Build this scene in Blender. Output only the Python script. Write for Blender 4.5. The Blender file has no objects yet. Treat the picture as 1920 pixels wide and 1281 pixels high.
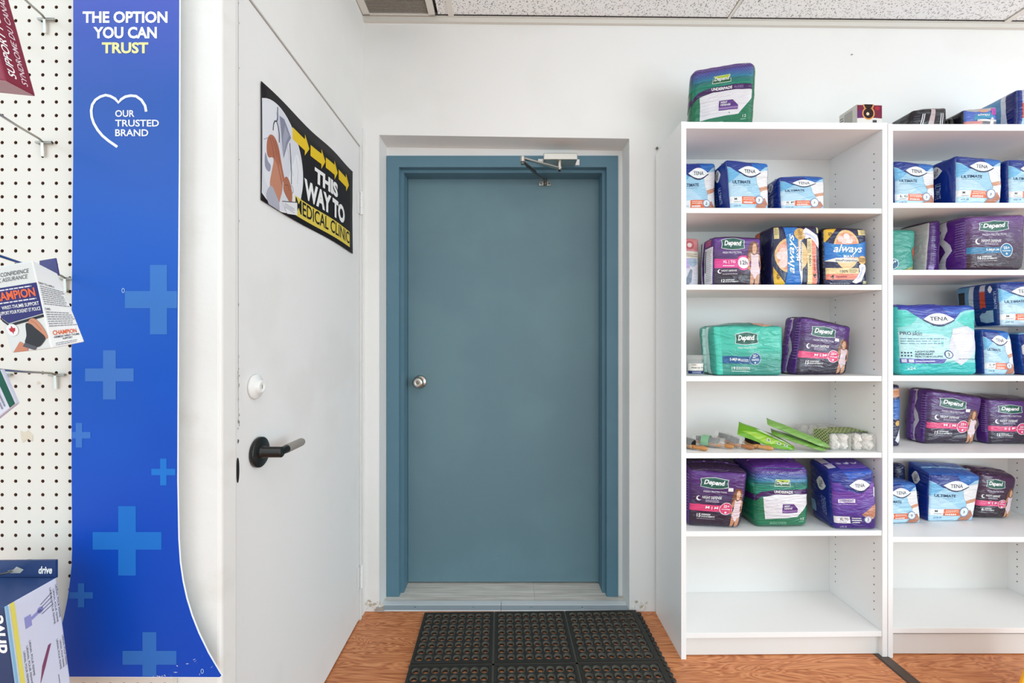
import bpy, bmesh, math, random
from mathutils import Vector, Matrix, noise, geometry
random.seed(7)
S = bpy.context.scene
C = S.collection
R = math.radians

# ---------------------------------------------------------------- camera, light, exposure
FPX, VX, VY, H = 800.0, 954.0, 648.0, 1.18      # focal length in px of a 1920 wide frame, vanishing point, eye height
cam = bpy.data.cameras.new('camera')
cam.sensor_width = 36.0
cam.lens = 36.0 * FPX / 1920
cam.shift_x = (960 - VX) / 1920
cam.shift_y = (VY - 640.5) / 1920
cam.clip_start = 0.02
co = bpy.data.objects.new('camera', cam)
co.location = (0, 0, H)
co.rotation_euler = (R(90), 0, 0)
C.objects.link(co)
S.camera = co

W = bpy.data.worlds.new('world')
S.world = W
W.use_nodes = True
W.node_tree.nodes['Background'].inputs[0].default_value = (0.835, 0.985, 1.05, 1)
W.node_tree.nodes['Background'].inputs[1].default_value = 1.0


def area(name, loc, sx, sy, power, col=(1, 1, 1), aim=None):
    l = bpy.data.lights.new(name, 'AREA')
    l.shape = 'RECTANGLE'
    l.size, l.size_y = sx, sy
    l.energy = power
    l.color = col
    o = bpy.data.objects.new(name, l)
    o.location = loc
    if aim:
        o.rotation_euler = (Vector(aim) - Vector(loc)).to_track_quat('-Z', 'Y').to_euler()
    C.objects.link(o)
    return o


# fluorescent ceiling troffers of the shop (the lamps stand behind the camera, in the ceiling grid)
LC = (0.86, 1.0, 1.04)
area('ceiling_lamp', (0.15, 0.10, 2.60), 1.2, 0.6, 6, LC)
area('ceiling_lamp', (2.3, -0.6, 2.57), 1.2, 0.6, 4, LC)
area('ceiling_lamp', (0.8, -1.9, 2.60), 1.2, 0.6, 10, LC)
# added fill light with no visible source, from far behind the camera
area('rear_fill_light', (1.3, -3.2, 1.5), 4.2, 2.2, 8, (0.86, 1, 1.05), (0.2, 2, 1.3))
area('left_fill_light', (-1.7, -1.1, 2.1), 1.2, 0.6, 5, LC, (.65, 1.75, 1.1))  # unseen fill, added to brighten the bookcase's outer left side
area('right_fill_light', (3.9, -1.5, 1.30), 2.4, 1.9, 47, (0.86, 1, 1.05), (-.6, 1.2, 1.35))  # fill added from the right to lift the white door, no window there
S.view_settings.view_transform = 'Standard'
S.view_settings.look = 'None'
S.view_settings.gamma = 1
S.view_settings.use_curve_mapping = False
S.view_settings.exposure = 0.50
try:
    S.cycles.use_denoising = True
    S.cycles.max_bounces = 8
except Exception:
    pass


def P(px, py, Y):
    """point at distance Y from the lens plane seen at photo pixel px, py"""
    return Vector(((px - VX) * Y / FPX, Y, H - (py - VY) * Y / FPX))


# ---------------------------------------------------------------- materials
def lin(c):
    c = c / 255
    return c / 12.92 if c <= 0.04045 else ((c + 0.055) / 1.055) ** 2.4


def rgb(h):
    h = h.lstrip('#')
    return (lin(int(h[0:2], 16)), lin(int(h[2:4], 16)), lin(int(h[4:6], 16)), 1)


MATS = {}


def newmat(name):
    m = bpy.data.materials.new(name)
    m.use_nodes = True
    return m, m.node_tree.nodes, m.node_tree.links, m.node_tree.nodes['Principled BSDF']


def node(N, t, **k):
    n = N.new(t)
    for a, b in k.items():
        setattr(n, a, b)
    return n


def bump_chain(N, L, b, scale, strength, dist, stretch=(1, 1, 1), detail=3, distort=0.0):
    g = node(N, 'ShaderNodeNewGeometry')
    mp = node(N, 'ShaderNodeMapping')
    mp.inputs['Scale'].default_value = stretch
    L.new(g.outputs['Position'], mp.inputs[0])
    nz = node(N, 'ShaderNodeTexNoise')
    nz.inputs['Scale'].default_value = scale
    nz.inputs['Detail'].default_value = detail
    nz.inputs['Distortion'].default_value = distort
    L.new(mp.outputs[0], nz.inputs['Vector'])
    bp = node(N, 'ShaderNodeBump')
    bp.inputs['Strength'].default_value = strength
    bp.inputs['Distance'].default_value = dist
    L.new(nz.outputs[0], bp.inputs['Height'])
    L.new(bp.outputs[0], b.inputs['Normal'])
    return nz, mp


def M(h, kind='card'):
    """procedural material of colour h (hex) and surface kind"""
    key = (h, kind)
    if key in MATS:
        return MATS[key]
    m, N, L, b = newmat(kind + '_' + h)
    c_ = rgb(h)
    f_ = .84 if kind in ('film', 'filmv', 'print', 'card') else 1.0      # printed inks reflect less than the chip they are named after
    b.inputs['Base Color'].default_value = (c_[0] * f_, c_[1] * f_, c_[2] * f_, 1)
    if kind == 'film':
        b.inputs['Roughness'].default_value = 0.2
        b.inputs['Specular IOR Level'].default_value = 0.5
        bump_chain(N, L, b, 11, 0.75, 0.010, (1, 1, 3.6), 3, 1.6)
    elif kind == 'filmv':
        b.inputs['Roughness'].default_value = 0.2
        bump_chain(N, L, b, 13, 0.75, 0.010, (3.4, 1, .7), 3, 1.4)
    elif kind == 'card':
        b.inputs['Roughness'].default_value = 0.5
        bump_chain(N, L, b, 60, 0.1, 0.001)
    elif kind == 'print':
        b.inputs['Roughness'].default_value = 0.6
        b.inputs['Specular IOR Level'].default_value = 0.25
    elif kind == 'paint':
        b.inputs['Roughness'].default_value = 0.55
        bump_chain(N, L, b, 14, 0.12, 0.006, (1, 1, 1), 6)
    elif kind == 'rough':
        b.inputs['Roughness'].default_value = 0.6
        bump_chain(N, L, b, 30, 0.35, 0.008, (1, 1, 1), 8, 0.6)
    elif kind == 'lam':
        b.inputs['Roughness'].default_value = 0.42
        nz, mp = bump_chain(N, L, b, 6, 0.05, 0.002, (1, 1, 9), 5)
    elif kind == 'metal':
        b.inputs['Metallic'].default_value = 1
        b.inputs['Roughness'].default_value = 0.28
    elif kind == 'brushed':
        b.inputs['Metallic'].default_value = 0.35
        b.inputs['Roughness'].default_value = 0.5
    elif kind == 'satin':
        b.inputs['Roughness'].default_value = 0.35
        bump_chain(N, L, b, 60, 0.05, 0.001)
    elif kind == 'rubber':
        b.inputs['Roughness'].default_value = 0.55
        bump_chain(N, L, b, 150, 0.2, 0.001)
    elif kind == 'wool':
        b.inputs['Roughness'].default_value = 0.9
        bump_chain(N, L, b, 45, 1.0, 0.02, (1, 1, 1), 5, 1.5)
    elif kind == 'wood':
        b.inputs['Roughness'].default_value = 0.4
        nz, mp = bump_chain(N, L, b, 20, 0.1, 0.001, (1, 6, 6))
        mx = node(N, 'ShaderNodeMixRGB')
        c = rgb(h)
        mx.inputs[1].default_value = c
        mx.inputs[2].default_value = (c[0] * .6, c[1] * .5, c[2] * .4, 1)
        L.new(nz.outputs[0], mx.inputs[0])
        L.new(mx.outputs[0], b.inputs['Base Color'])
    elif kind == 'clear':
        b.inputs['Roughness'].default_value = 0.12
        b.inputs['Alpha'].default_value = 0.28
        bump_chain(N, L, b, 28, 0.8, 0.01, (1, 1, 1), 3, 1.5)
    MATS[key] = m
    return m


def floor_mat():
    m, N, L, b = newmat('wood_vinyl_planks')
    g = node(N, 'ShaderNodeNewGeometry')
    br = node(N, 'ShaderNodeTexBrick')
    br.offset = 0.37
    br.inputs['Scale'].default_value = 1
    br.inputs['Brick Width'].default_value = 1.22
    br.inputs['Row Height'].default_value = 0.152
    br.inputs['Mortar Size'].default_value = 0.0011
    br.inputs['Mortar Smooth'].default_value = 0.2
    br.inputs['Color1'].default_value = (0.0, 0.0, 0.0, 1)
    br.inputs['Color2'].default_value = (1, 1, 1, 1)
    br.inputs['Mortar'].default_value = (0.5, 0.5, 0.5, 1)
    mp0 = node(N, 'ShaderNodeMapping')
    mp0.inputs['Location'].default_value = (0.25, 0.03, 0)
    L.new(g.outputs['Position'], mp0.inputs[0])
    L.new(mp0.outputs[0], br.inputs['Vector'])
    # plank random value moves the grain
    add = node(N, 'ShaderNodeVectorMath', operation='MULTIPLY_ADD')
    add.inputs[1].default_value = (3.1, 1.7, 5.0)
    L.new(br.outputs['Color'], add.inputs[0])
    L.new(g.outputs['Position'], add.inputs[2])
    mp = node(N, 'ShaderNodeMapping')
    mp.inputs['Scale'].default_value = (1.6, 11, 1)
    L.new(add.outputs[0], mp.inputs[0])
    n1 = node(N, 'ShaderNodeTexNoise')
    n1.inputs['Scale'].default_value = 1.3
    n1.inputs['Detail'].default_value = 3
    n1.inputs['Distortion'].default_value = 1.3
    L.new(mp.outputs[0], n1.inputs['Vector'])
    # rings out of the smooth noise: cathedral grain
    mul = node(N, 'ShaderNodeMath', operation='MULTIPLY')
    mul.inputs[1].default_value = 15
    L.new(n1.outputs[0], mul.inputs[0])
    fr = node(N, 'ShaderNodeMath', operation='PINGPONG')
    fr.inputs[1].default_value = 0.5
    L.new(mul.outputs[0], fr.inputs[0])
    mp2 = node(N, 'ShaderNodeMapping')
    mp2.inputs['Scale'].default_value = (5, 130, 1)
    L.new(add.outputs[0], mp2.inputs[0])
    n2 = node(N, 'ShaderNodeTexNoise')
    n2.inputs['Scale'].default_value = 1.0
    n2.inputs['Detail'].default_value = 4
    L.new(mp2.outputs[0], n2.inputs['Vector'])
    mix = node(N, 'ShaderNodeMath', operation='MULTIPLY_ADD')
    mix.inputs[1].default_value = 0.9
    L.new(fr.outputs[0], mix.inputs[0])
    m3 = node(N, 'ShaderNodeMath', operation='MULTIPLY')
    m3.inputs[1].default_value = 0.65
    L.new(n2.outputs[0], m3.inputs[0])
    L.new(m3.outputs[0], mix.inputs[2])
    cr = node(N, 'ShaderNodeValToRGB')
    e = cr.color_ramp.elements
    e[0].position = 0.12
    e[0].color = rgb('#804421')
    e[1].position = 0.85
    e[1].color = rgb('#e29a66')
    k = cr.color_ramp.elements.new(0.42)
    k.color = rgb('#c07142')
    L.new(mix.outputs[0], cr.inputs[0])
    mm = node(N, 'ShaderNodeMixRGB', blend_type='MULTIPLY')
    mm.inputs[0].default_value = 0.55
    mr = node(N, 'ShaderNodeMapRange')
    mr.inputs['To Min'].default_value = 1.0
    mr.inputs['To Max'].default_value = 0.25
    L.new(br.outputs['Fac'], mr.inputs[0])
    L.new(cr.outputs[0], mm.inputs[1])
    L.new(mr.outputs[0], mm.inputs[2])
    L.new(mm.outputs[0], b.inputs['Base Color'])
    b.inputs['Roughness'].default_value = 0.42
    return m


def tile_mat(speck=True):
    m, N, L, b = newmat('speckled_ceiling_tile')
    g = node(N, 'ShaderNodeNewGeometry')
    nz = node(N, 'ShaderNodeTexNoise')
    nz.inputs['Scale'].default_value = 25
    L.new(g.outputs['Position'], nz.inputs['Vector'])
    va = node(N, 'ShaderNodeVectorMath', operation='MULTIPLY_ADD')
    va.inputs[1].default_value = (.03, .03, .03)
    L.new(nz.outputs['Color'], va.inputs[0])
    L.new(g.outputs['Position'], va.inputs[2])
    mix = None
    for sc, th, st in ((95, 0.17, (1, .55, 1)), (150, 0.2, (.6, 1, 1))):
        mp = node(N, 'ShaderNodeMapping')
        mp.inputs['Scale'].default_value = st
        L.new(va.outputs[0], mp.inputs[0])
        v = node(N, 'ShaderNodeTexVoronoi')
        v.inputs['Scale'].default_value = sc
        L.new(mp.outputs[0], v.inputs['Vector'])
        lt = node(N, 'ShaderNodeMapRange')
        lt.inputs['From Min'].default_value = th
        lt.inputs['From Max'].default_value = th + .12
        L.new(v.outputs['Distance'], lt.inputs[0])
        if mix is None:
            mix = lt
        else:
            mu = node(N, 'ShaderNodeMath', operation='MULTIPLY')
            L.new(mix.outputs[0], mu.inputs[0])
            L.new(lt.outputs[0], mu.inputs[1])
            mix = mu
    cr = node(N, 'ShaderNodeValToRGB')
    cr.color_ramp.elements[0].color = rgb('#8f8f8f')
    cr.color_ramp.elements[1].color = rgb('#f6f8f9')
    cr.color_ramp.elements[1].position = .8
    L.new(mix.outputs[0], cr.inputs[0])
    L.new(cr.outputs[0], b.inputs['Base Color'])
    b.inputs['Roughness'].default_value = 0.9
    return m


def banner_mat():
    """printed colour run of the tall sign: periwinkle blue at the top, deep blue below"""
    m, N, L, b = newmat('blue_print')
    g = node(N, 'ShaderNodeNewGeometry')
    sp = node(N, 'ShaderNodeSeparateXYZ')
    L.new(g.outputs['Position'], sp.inputs[0])
    nz = node(N, 'ShaderNodeTexNoise')
    nz.inputs['Scale'].default_value = 4.0
    nz.inputs['Detail'].default_value = 1
    L.new(g.outputs['Position'], nz.inputs['Vector'])
    a = node(N, 'ShaderNodeMath', operation='MULTIPLY_ADD')
    a.inputs[1].default_value = 0.35
    L.new(nz.outputs[0], a.inputs[0])
    L.new(sp.outputs['Z'], a.inputs[2])
    mr = node(N, 'ShaderNodeMapRange')
    mr.inputs['From Min'].default_value = 0.9
    mr.inputs['From Max'].default_value = 2.1
    L.new(a.outputs[0], mr.inputs[0])
    cr = node(N, 'ShaderNodeValToRGB')
    e = cr.color_ramp.elements
    e[0].position = 0.1
    e[0].color = rgb('#0042ae')
    e[1].position = 0.95
    e[1].color = rgb('#4a59b0')
    for p_, c_ in ((.35, '#034eb4'), (.55, '#1654b2'), (.75, '#2b55a8')):
        k = e.new(p_)
        k.color = rgb(c_)
    L.new(mr.outputs[0], cr.inputs[0])
    L.new(cr.outputs[0], b.inputs['Base Color'])
    b.inputs['Roughness'].default_value = 0.42
    b.inputs['Specular IOR Level'].default_value = 0.22
    return m


def dirty_wall(name, base, dirt, scale, thr, kind_bump=0.15):
    m, N, L, b = newmat(name)
    nz, mp = bump_chain(N, L, b, 12, kind_bump, 0.006, (1, 1, 1), 6)
    g = node(N, 'ShaderNodeNewGeometry')
    n2 = node(N, 'ShaderNodeTexNoise')
    n2.inputs['Scale'].default_value = scale
    n2.inputs['Detail'].default_value = 8
    L.new(g.outputs['Position'], n2.inputs['Vector'])
    cr = node(N, 'ShaderNodeValToRGB')
    cr.color_ramp.elements[0].position = thr
    cr.color_ramp.elements[0].color = rgb(base)
    cr.color_ramp.elements[1].position = thr + .12
    cr.color_ramp.elements[1].color = rgb(dirt)
    L.new(n2.outputs[0], cr.inputs[0])
    L.new(cr.outputs[0], b.inputs['Base Color'])
    b.inputs['Roughness'].default_value = 0.6
    return m


MATS['floor'] = floor_mat()
MATS['tile'] = tile_mat()
MATS['banner'] = banner_mat()
WALL = dirty_wall('white_wall_paint', '#ebeae8', '#e8e7e4', 3, .5, .07)
DOORW = dirty_wall('white_door_paint', '#eae9e8', '#e6e5e3', 4, .55, .1)
ROUGH = dirty_wall('rough_white_paint', '#e0dfdc', '#dad8d3', 9, .6, .4)
TEAL = dirty_wall('teal_door_paint', '#627f8a', '#66848e', 2.5, .45, .06)
TEALF = dirty_wall('teal_frame_paint', '#567b8c', '#5a7e8f', 4, .5, .1)
LAM = M('#f3f2f1', 'lam')


# ---------------------------------------------------------------- mesh builder
ORI = {}


class MB:
    def __init__(s):
        s.v, s.f, s.m, s.mats, s.sm = [], [], [], [], []

    def mi(s, mat):
        if mat not in s.mats:
            s.mats.append(mat)
        return s.mats.index(mat)

    def add(s, vs, fs, mat, smooth=False):
        o = len(s.v)
        s.v += [Vector(v) for v in vs]
        k = s.mi(mat)
        for f in fs:
            s.f.append([i + o for i in f])
            s.m.append(k)
            s.sm.append(smooth)
        return s

    def box(s, a, b, mat):
        x0, y0, z0 = a
        x1, y1, z1 = b
        return s.hexa([(x0, y0, z0), (x1, y0, z0), (x1, y1, z0), (x0, y1, z0), (x0, y0, z1), (x1, y0, z1), (x1, y1, z1), (x0, y1, z1)], mat)

    def hexa(s, c, mat):
        return s.add(c, [(0, 3, 2, 1), (4, 5, 6, 7), (0, 1, 5, 4), (1, 2, 6, 5), (2, 3, 7, 6), (3, 0, 4, 7)], mat)

    def cyl(s, p0, p1, r0, mat, r1=None, n=20, cap=True, smooth=True):
        p0, p1 = Vector(p0), Vector(p1)
        r1 = r0 if r1 is None else r1
        return s.tube([p0, p1], [r0, r1], mat, n, cap)

    def tube(s, pts, rad, mat, n=12, cap=True):
        pts = [Vector(p) for p in pts]
        if not hasattr(rad, '__len__'):
            rad = [rad] * len(pts)
        vs, fs = [], []
        up = None
        for i, p in enumerate(pts):
            d = (pts[min(i + 1, len(pts) - 1)] - pts[max(i - 1, 0)]).normalized()
            if up is None:
                up = d.orthogonal().normalized()
            up = (up - d * up.dot(d))
            up = up.normalized() if up.length > 1e-6 else d.orthogonal().normalized()
            w = d.cross(up)
            for k in range(n):
                t = 2 * math.pi * k / n
                vs.append(p + (up * math.cos(t) + w * math.sin(t)) * rad[i])
        for i in range(len(pts) - 1):
            for k in range(n):
                fs.append((i * n + k, i * n + (k + 1) % n, (i + 1) * n + (k + 1) % n, (i + 1) * n + k))
        s.add(vs, fs, mat, True)
        if cap:
            s.add(vs[:n], [tuple(range(n))[::-1]], mat)
            s.add(vs[-n:], [tuple(range(n))], mat)
        return s

    def lathe(s, c, axis, prof, mat, n=28):
        """prof: (distance along axis, radius)"""
        axis = Vector(axis).normalized()
        return s.tube2([Vector(c) + axis * d for d, r in prof], [max(r, 1e-5) for d, r in prof], axis, mat, n)

    def tube2(s, pts, rad, ax, mat, n):
        up = ax.orthogonal().normalized()
        w = ax.cross(up)
        vs, fs = [], []
        for p, r in zip(pts, rad):
            for k in range(n):
                t = 2 * math.pi * k / n
                vs.append(p + (up * math.cos(t) + w * math.sin(t)) * r)
        for i in range(len(pts) - 1):
            for k in range(n):
                fs.append((i * n + k, i * n + (k + 1) % n, (i + 1) * n + (k + 1) % n, (i + 1) * n + k))
        return s.add(vs, fs, mat, True)

    def prism(s, pts, y0, y1, mat):
        """outline in x,z extruded along y"""
        n = len(pts)
        vs = [(p[0], y0, p[1]) for p in pts] + [(p[0], y1, p[1]) for p in pts]
        tri = geometry.tessellate_polygon([[Vector((p[0], p[1], 0)) for p in pts]])
        fs = [tuple(t) for t in tri] + [tuple(i + n for i in t[::-1]) for t in tri]
        fs += [(i, (i + 1) % n, (i + 1) % n + n, i + n) for i in range(n)]
        return s.add(vs, fs, mat)

    def build(s, name, parent=None, origin=None, bevel=0, fn=None, seg=2):
        me = bpy.data.meshes.new(name)
        if fn:
            s.v = [Vector(fn(v)) for v in s.v]
        if parent is not None:
            org = ORI[parent.name]
        elif origin is not None:
            org = Vector(origin)
        else:
            xs = [v.x for v in s.v]
            ys = [v.y for v in s.v]
            org = Vector(((min(xs) + max(xs)) / 2, (min(ys) + max(ys)) / 2, min(v.z for v in s.v)))
        me.from_pydata([v - org for v in s.v], [], s.f)
        for m in s.mats:
            me.materials.append(m)
        me.polygons.foreach_set('material_index', s.m)
        me.polygons.foreach_set('use_smooth', s.sm)
        me.validate()
        me.update()
        o = bpy.data.objects.new(name, me)
        C.objects.link(o)
        if parent is not None:
            o.parent = parent
        else:
            o.location = org
        ORI[o.name] = org
        if bevel:
            bm = bmesh.new()
            bm.from_mesh(me)
            bmesh.ops.remove_doubles(bm, verts=bm.verts, dist=1e-6)
            bmesh.ops.recalc_face_normals(bm, faces=bm.faces)
            es = [e for e in bm.edges if len(e.link_faces) == 2 and e.calc_face_angle() > 0.6]
            bmesh.ops.bevel(bm, geom=es, offset=bevel, segments=seg, affect='EDGES', profile=.5)
            bm.to_mesh(me)
            bm.free()
        return o


def tag(o, label=None, cat=None, group=None, kind=None):
    if label:
        o['label'] = label
    if cat:
        o['category'] = cat
    if group:
        o['group'] = group
    if kind:
        o['kind'] = kind
    return o


def thing(name, loc, label=None, cat=None, group=None, kind=None):
    o = bpy.data.objects.new(name, None)
    o.location = loc
    o.empty_display_size = .05
    C.objects.link(o)
    ORI[o.name] = Vector(loc)
    return tag(o, label, cat, group, kind)


# ---------------------------------------------------------------- printed artwork
TXT = {}


def glyphs(s, shear, bold):
    key = (s, shear, bold)
    if key not in TXT:
        cu = bpy.data.curves.new('t', 'FONT')
        cu.body = s
        cu.shear = shear
        cu.offset = bold
        cu.resolution_u = 3
        ob = bpy.data.objects.new('t', cu)
        C.objects.link(ob)
        dg = bpy.context.evaluated_depsgraph_get()
        dg.update()
        me = ob.evaluated_get(dg).to_mesh()
        vs = [(v.co.x, v.co.y) for v in me.vertices]
        fs = [tuple(p.vertices) for p in me.polygons]
        ob.evaluated_get(dg).to_mesh_clear()
        bpy.data.objects.remove(ob)
        bpy.data.curves.remove(cu)
        if vs:
            x0 = min(v[0] for v in vs)
            x1 = max(v[0] for v in vs)
            y0 = min(v[1] for v in vs)
            y1 = max(v[1] for v in vs)
            vs = [((v[0] - x0) / (x1 - x0 or 1), (v[1] - y0) / (y1 - y0 or 1)) for v in vs]
        TXT[key] = (vs, fs)
    return TXT[key]


class Art:
    """flat artwork on the unit square, later printed onto a face"""

    def __init__(s, ar, kind='film'):
        s.ar, s.kind, s.sh = ar, kind, []      # ar = width / height of the face

    def mat(s, c):
        return M(c, s.kind) if isinstance(c, str) else c

    def poly(s, pts, c, L=1):
        s.sh.append((pts, None, s.mat(c), L))
        return s

    def blob(s, pts, c, L=1, k=4):
        """closed smooth outline through the points"""
        n, out = len(pts), []
        for i in range(n):
            p0, p1, p2, p3 = (Vector(pts[(i + j) % n]) for j in (-1, 0, 1, 2))
            for q in range(k):
                t = q / k
                out.append(tuple(.5 * (2 * p1 + (p2 - p0) * t + (2 * p0 - 5 * p1 + 4 * p2 - p3) * t * t + (3 * p1 - p0 - 3 * p2 + p3) * t ** 3)))
        return s.poly(out, c, L)

    def rect(s, x0, y0, x1, y1, c, L=1):
        return s.poly([(x0, y0), (x1, y0), (x1, y1), (x0, y1)], c, L)

    def grad(s, x0, y0, x1, y1, c0, c1, n=10, L=1):
        a, b = [int(c0[i:i + 2], 16) for i in (1, 3, 5)], [int(c1[i:i + 2], 16) for i in (1, 3, 5)]
        for i in range(n):
            t = i / (n - 1)
            c = '#%02x%02x%02x' % tuple(int(p + (q - p) * t) for p, q in zip(a, b))
            s.rect(x0, y0 + (y1 - y0) * i / n, x1, y0 + (y1 - y0) * (i + 1) / n, c, L)
        return s

    def ell(s, x, y, rx, c, L=2, ry=None, n=24, a0=0, a1=360):
        ry = rx * s.ar if ry is None else ry
        full = a1 - a0 >= 360
        pts = [(x + rx * math.cos(R(a0 + (a1 - a0) * k / n)), y + ry * math.sin(R(a0 + (a1 - a0) * k / n))) for k in range(n + (0 if full else 1))]
        return s.poly(pts, c, L)

    def lens(s, x, y, rx, ry, c, L=2, n=9):
        pts = [(x - rx + 2 * rx * k / n, y + ry * math.sin(math.pi * k / n)) for k in range(n + 1)]
        pts += [(x + rx - 2 * rx * k / n, y - ry * math.sin(math.pi * k / n)) for k in range(1, n)]
        return s.poly(pts, c, L)

    def line(s, pts, w, c, L=3):
        for (x0, y0), (x1, y1) in zip(pts[:-1], pts[1:]):
            dx, dy = (x1 - x0) * s.ar, (y1 - y0)
            l = math.hypot(dx, dy) or 1
            nx, ny = -dy / l * w / 2 / s.ar, dx / l * w / 2
            s.poly([(x0 - nx, y0 - ny), (x1 - nx, y1 - ny), (x1 + nx, y1 + ny), (x0 + nx, y0 + ny)], c, L)
        return s

    def text(s, t, x0, y0, x1, y1, c, L=4, shear=0, bold=0.012, rot=0):
        vs, fs = glyphs(t, shear, bold)
        if rot == 90:     # reads upward
            vs = [(x1 - b * (x1 - x0), y0 + a * (y1 - y0)) for a, b in vs]
        elif rot == -90:  # reads downward
            vs = [(x0 + b * (x1 - x0), y1 - a * (y1 - y0)) for a, b in vs]
        else:
            vs = [(x0 + a * (x1 - x0), y0 + b * (y1 - y0)) for a, b in vs]
        s.sh.append((vs, fs, s.mat(c), L))
        return s

    def lines(s, x0, y0, x1, y1, n, c, L=3, fill=.45, seed=1):
        """rows of print too small to read"""
        rnd = random.Random(seed)
        h = (y1 - y0) / n
        for i in range(n):
            x = x0
            y = y1 - h * (i + .5)
            end = x1 - (x1 - x0) * rnd.random() * .2
            while x < end:
                w = (x1 - x0) * (.05 + .11 * rnd.random())
                s.rect(x, y - h * fill / 2, min(x + w, end), y + h * fill / 2, c, L)
                x += w + (x1 - x0) * .02
        return s

    def put(s, mb, mapf, cuts, base=.0005, step=.0002):
        bm = bmesh.new()
        lay = bm.faces.layers.int.new('m')
        for vs, fs, mat, L in s.sh:
            k = mb.mi(mat)
            bv = [bm.verts.new((p[0], L, p[1])) for p in vs]
            if fs is None:
                fs = geometry.tessellate_polygon([[Vector((p[0], p[1], 0)) for p in vs]])
            for f in fs:
                a = sum(vs[f[i]][0] * vs[f[(i + 1) % len(f)]][1] - vs[f[(i + 1) % len(f)]][0] * vs[f[i]][1] for i in range(len(f)))
                if abs(a) < 1e-10:
                    continue
                f = f if a > 0 else tuple(f)[::-1]
                try:
                    bm.faces.new([bv[i] for i in f])[lay] = k
                except ValueError:
                    pass
        for ax in (0, 2):
            no = Vector((1, 0, 0)) if ax == 0 else Vector((0, 0, 1))
            for t in cuts:
                g = list(bm.verts) + list(bm.edges) + list(bm.faces)
                bmesh.ops.bisect_plane(bm, geom=g, plane_co=no * t, plane_no=no, clear_inner=t <= 0.0001, clear_outer=t >= 0.9999, dist=1e-7)
        bm.verts.index_update()
        o = len(mb.v)
        for v in bm.verts:
            mb.v.append(mapf(v.co.x, v.co.z, base + step * v.co.y))
        for f in bm.faces:
            mb.f.append([v.index + o for v in f.verts])
            mb.m.append(f[lay])
            mb.sm.append(True)
        bm.free()


# ---------------------------------------------------------------- soft packages and boxes
TS = [-1, -.97, -.93, -.88] + [k / 10 for k in range(-8, 9)] + [.88, .93, .97, 1]
CUTS = [(t + 1) / 2 for t in TS]


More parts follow.
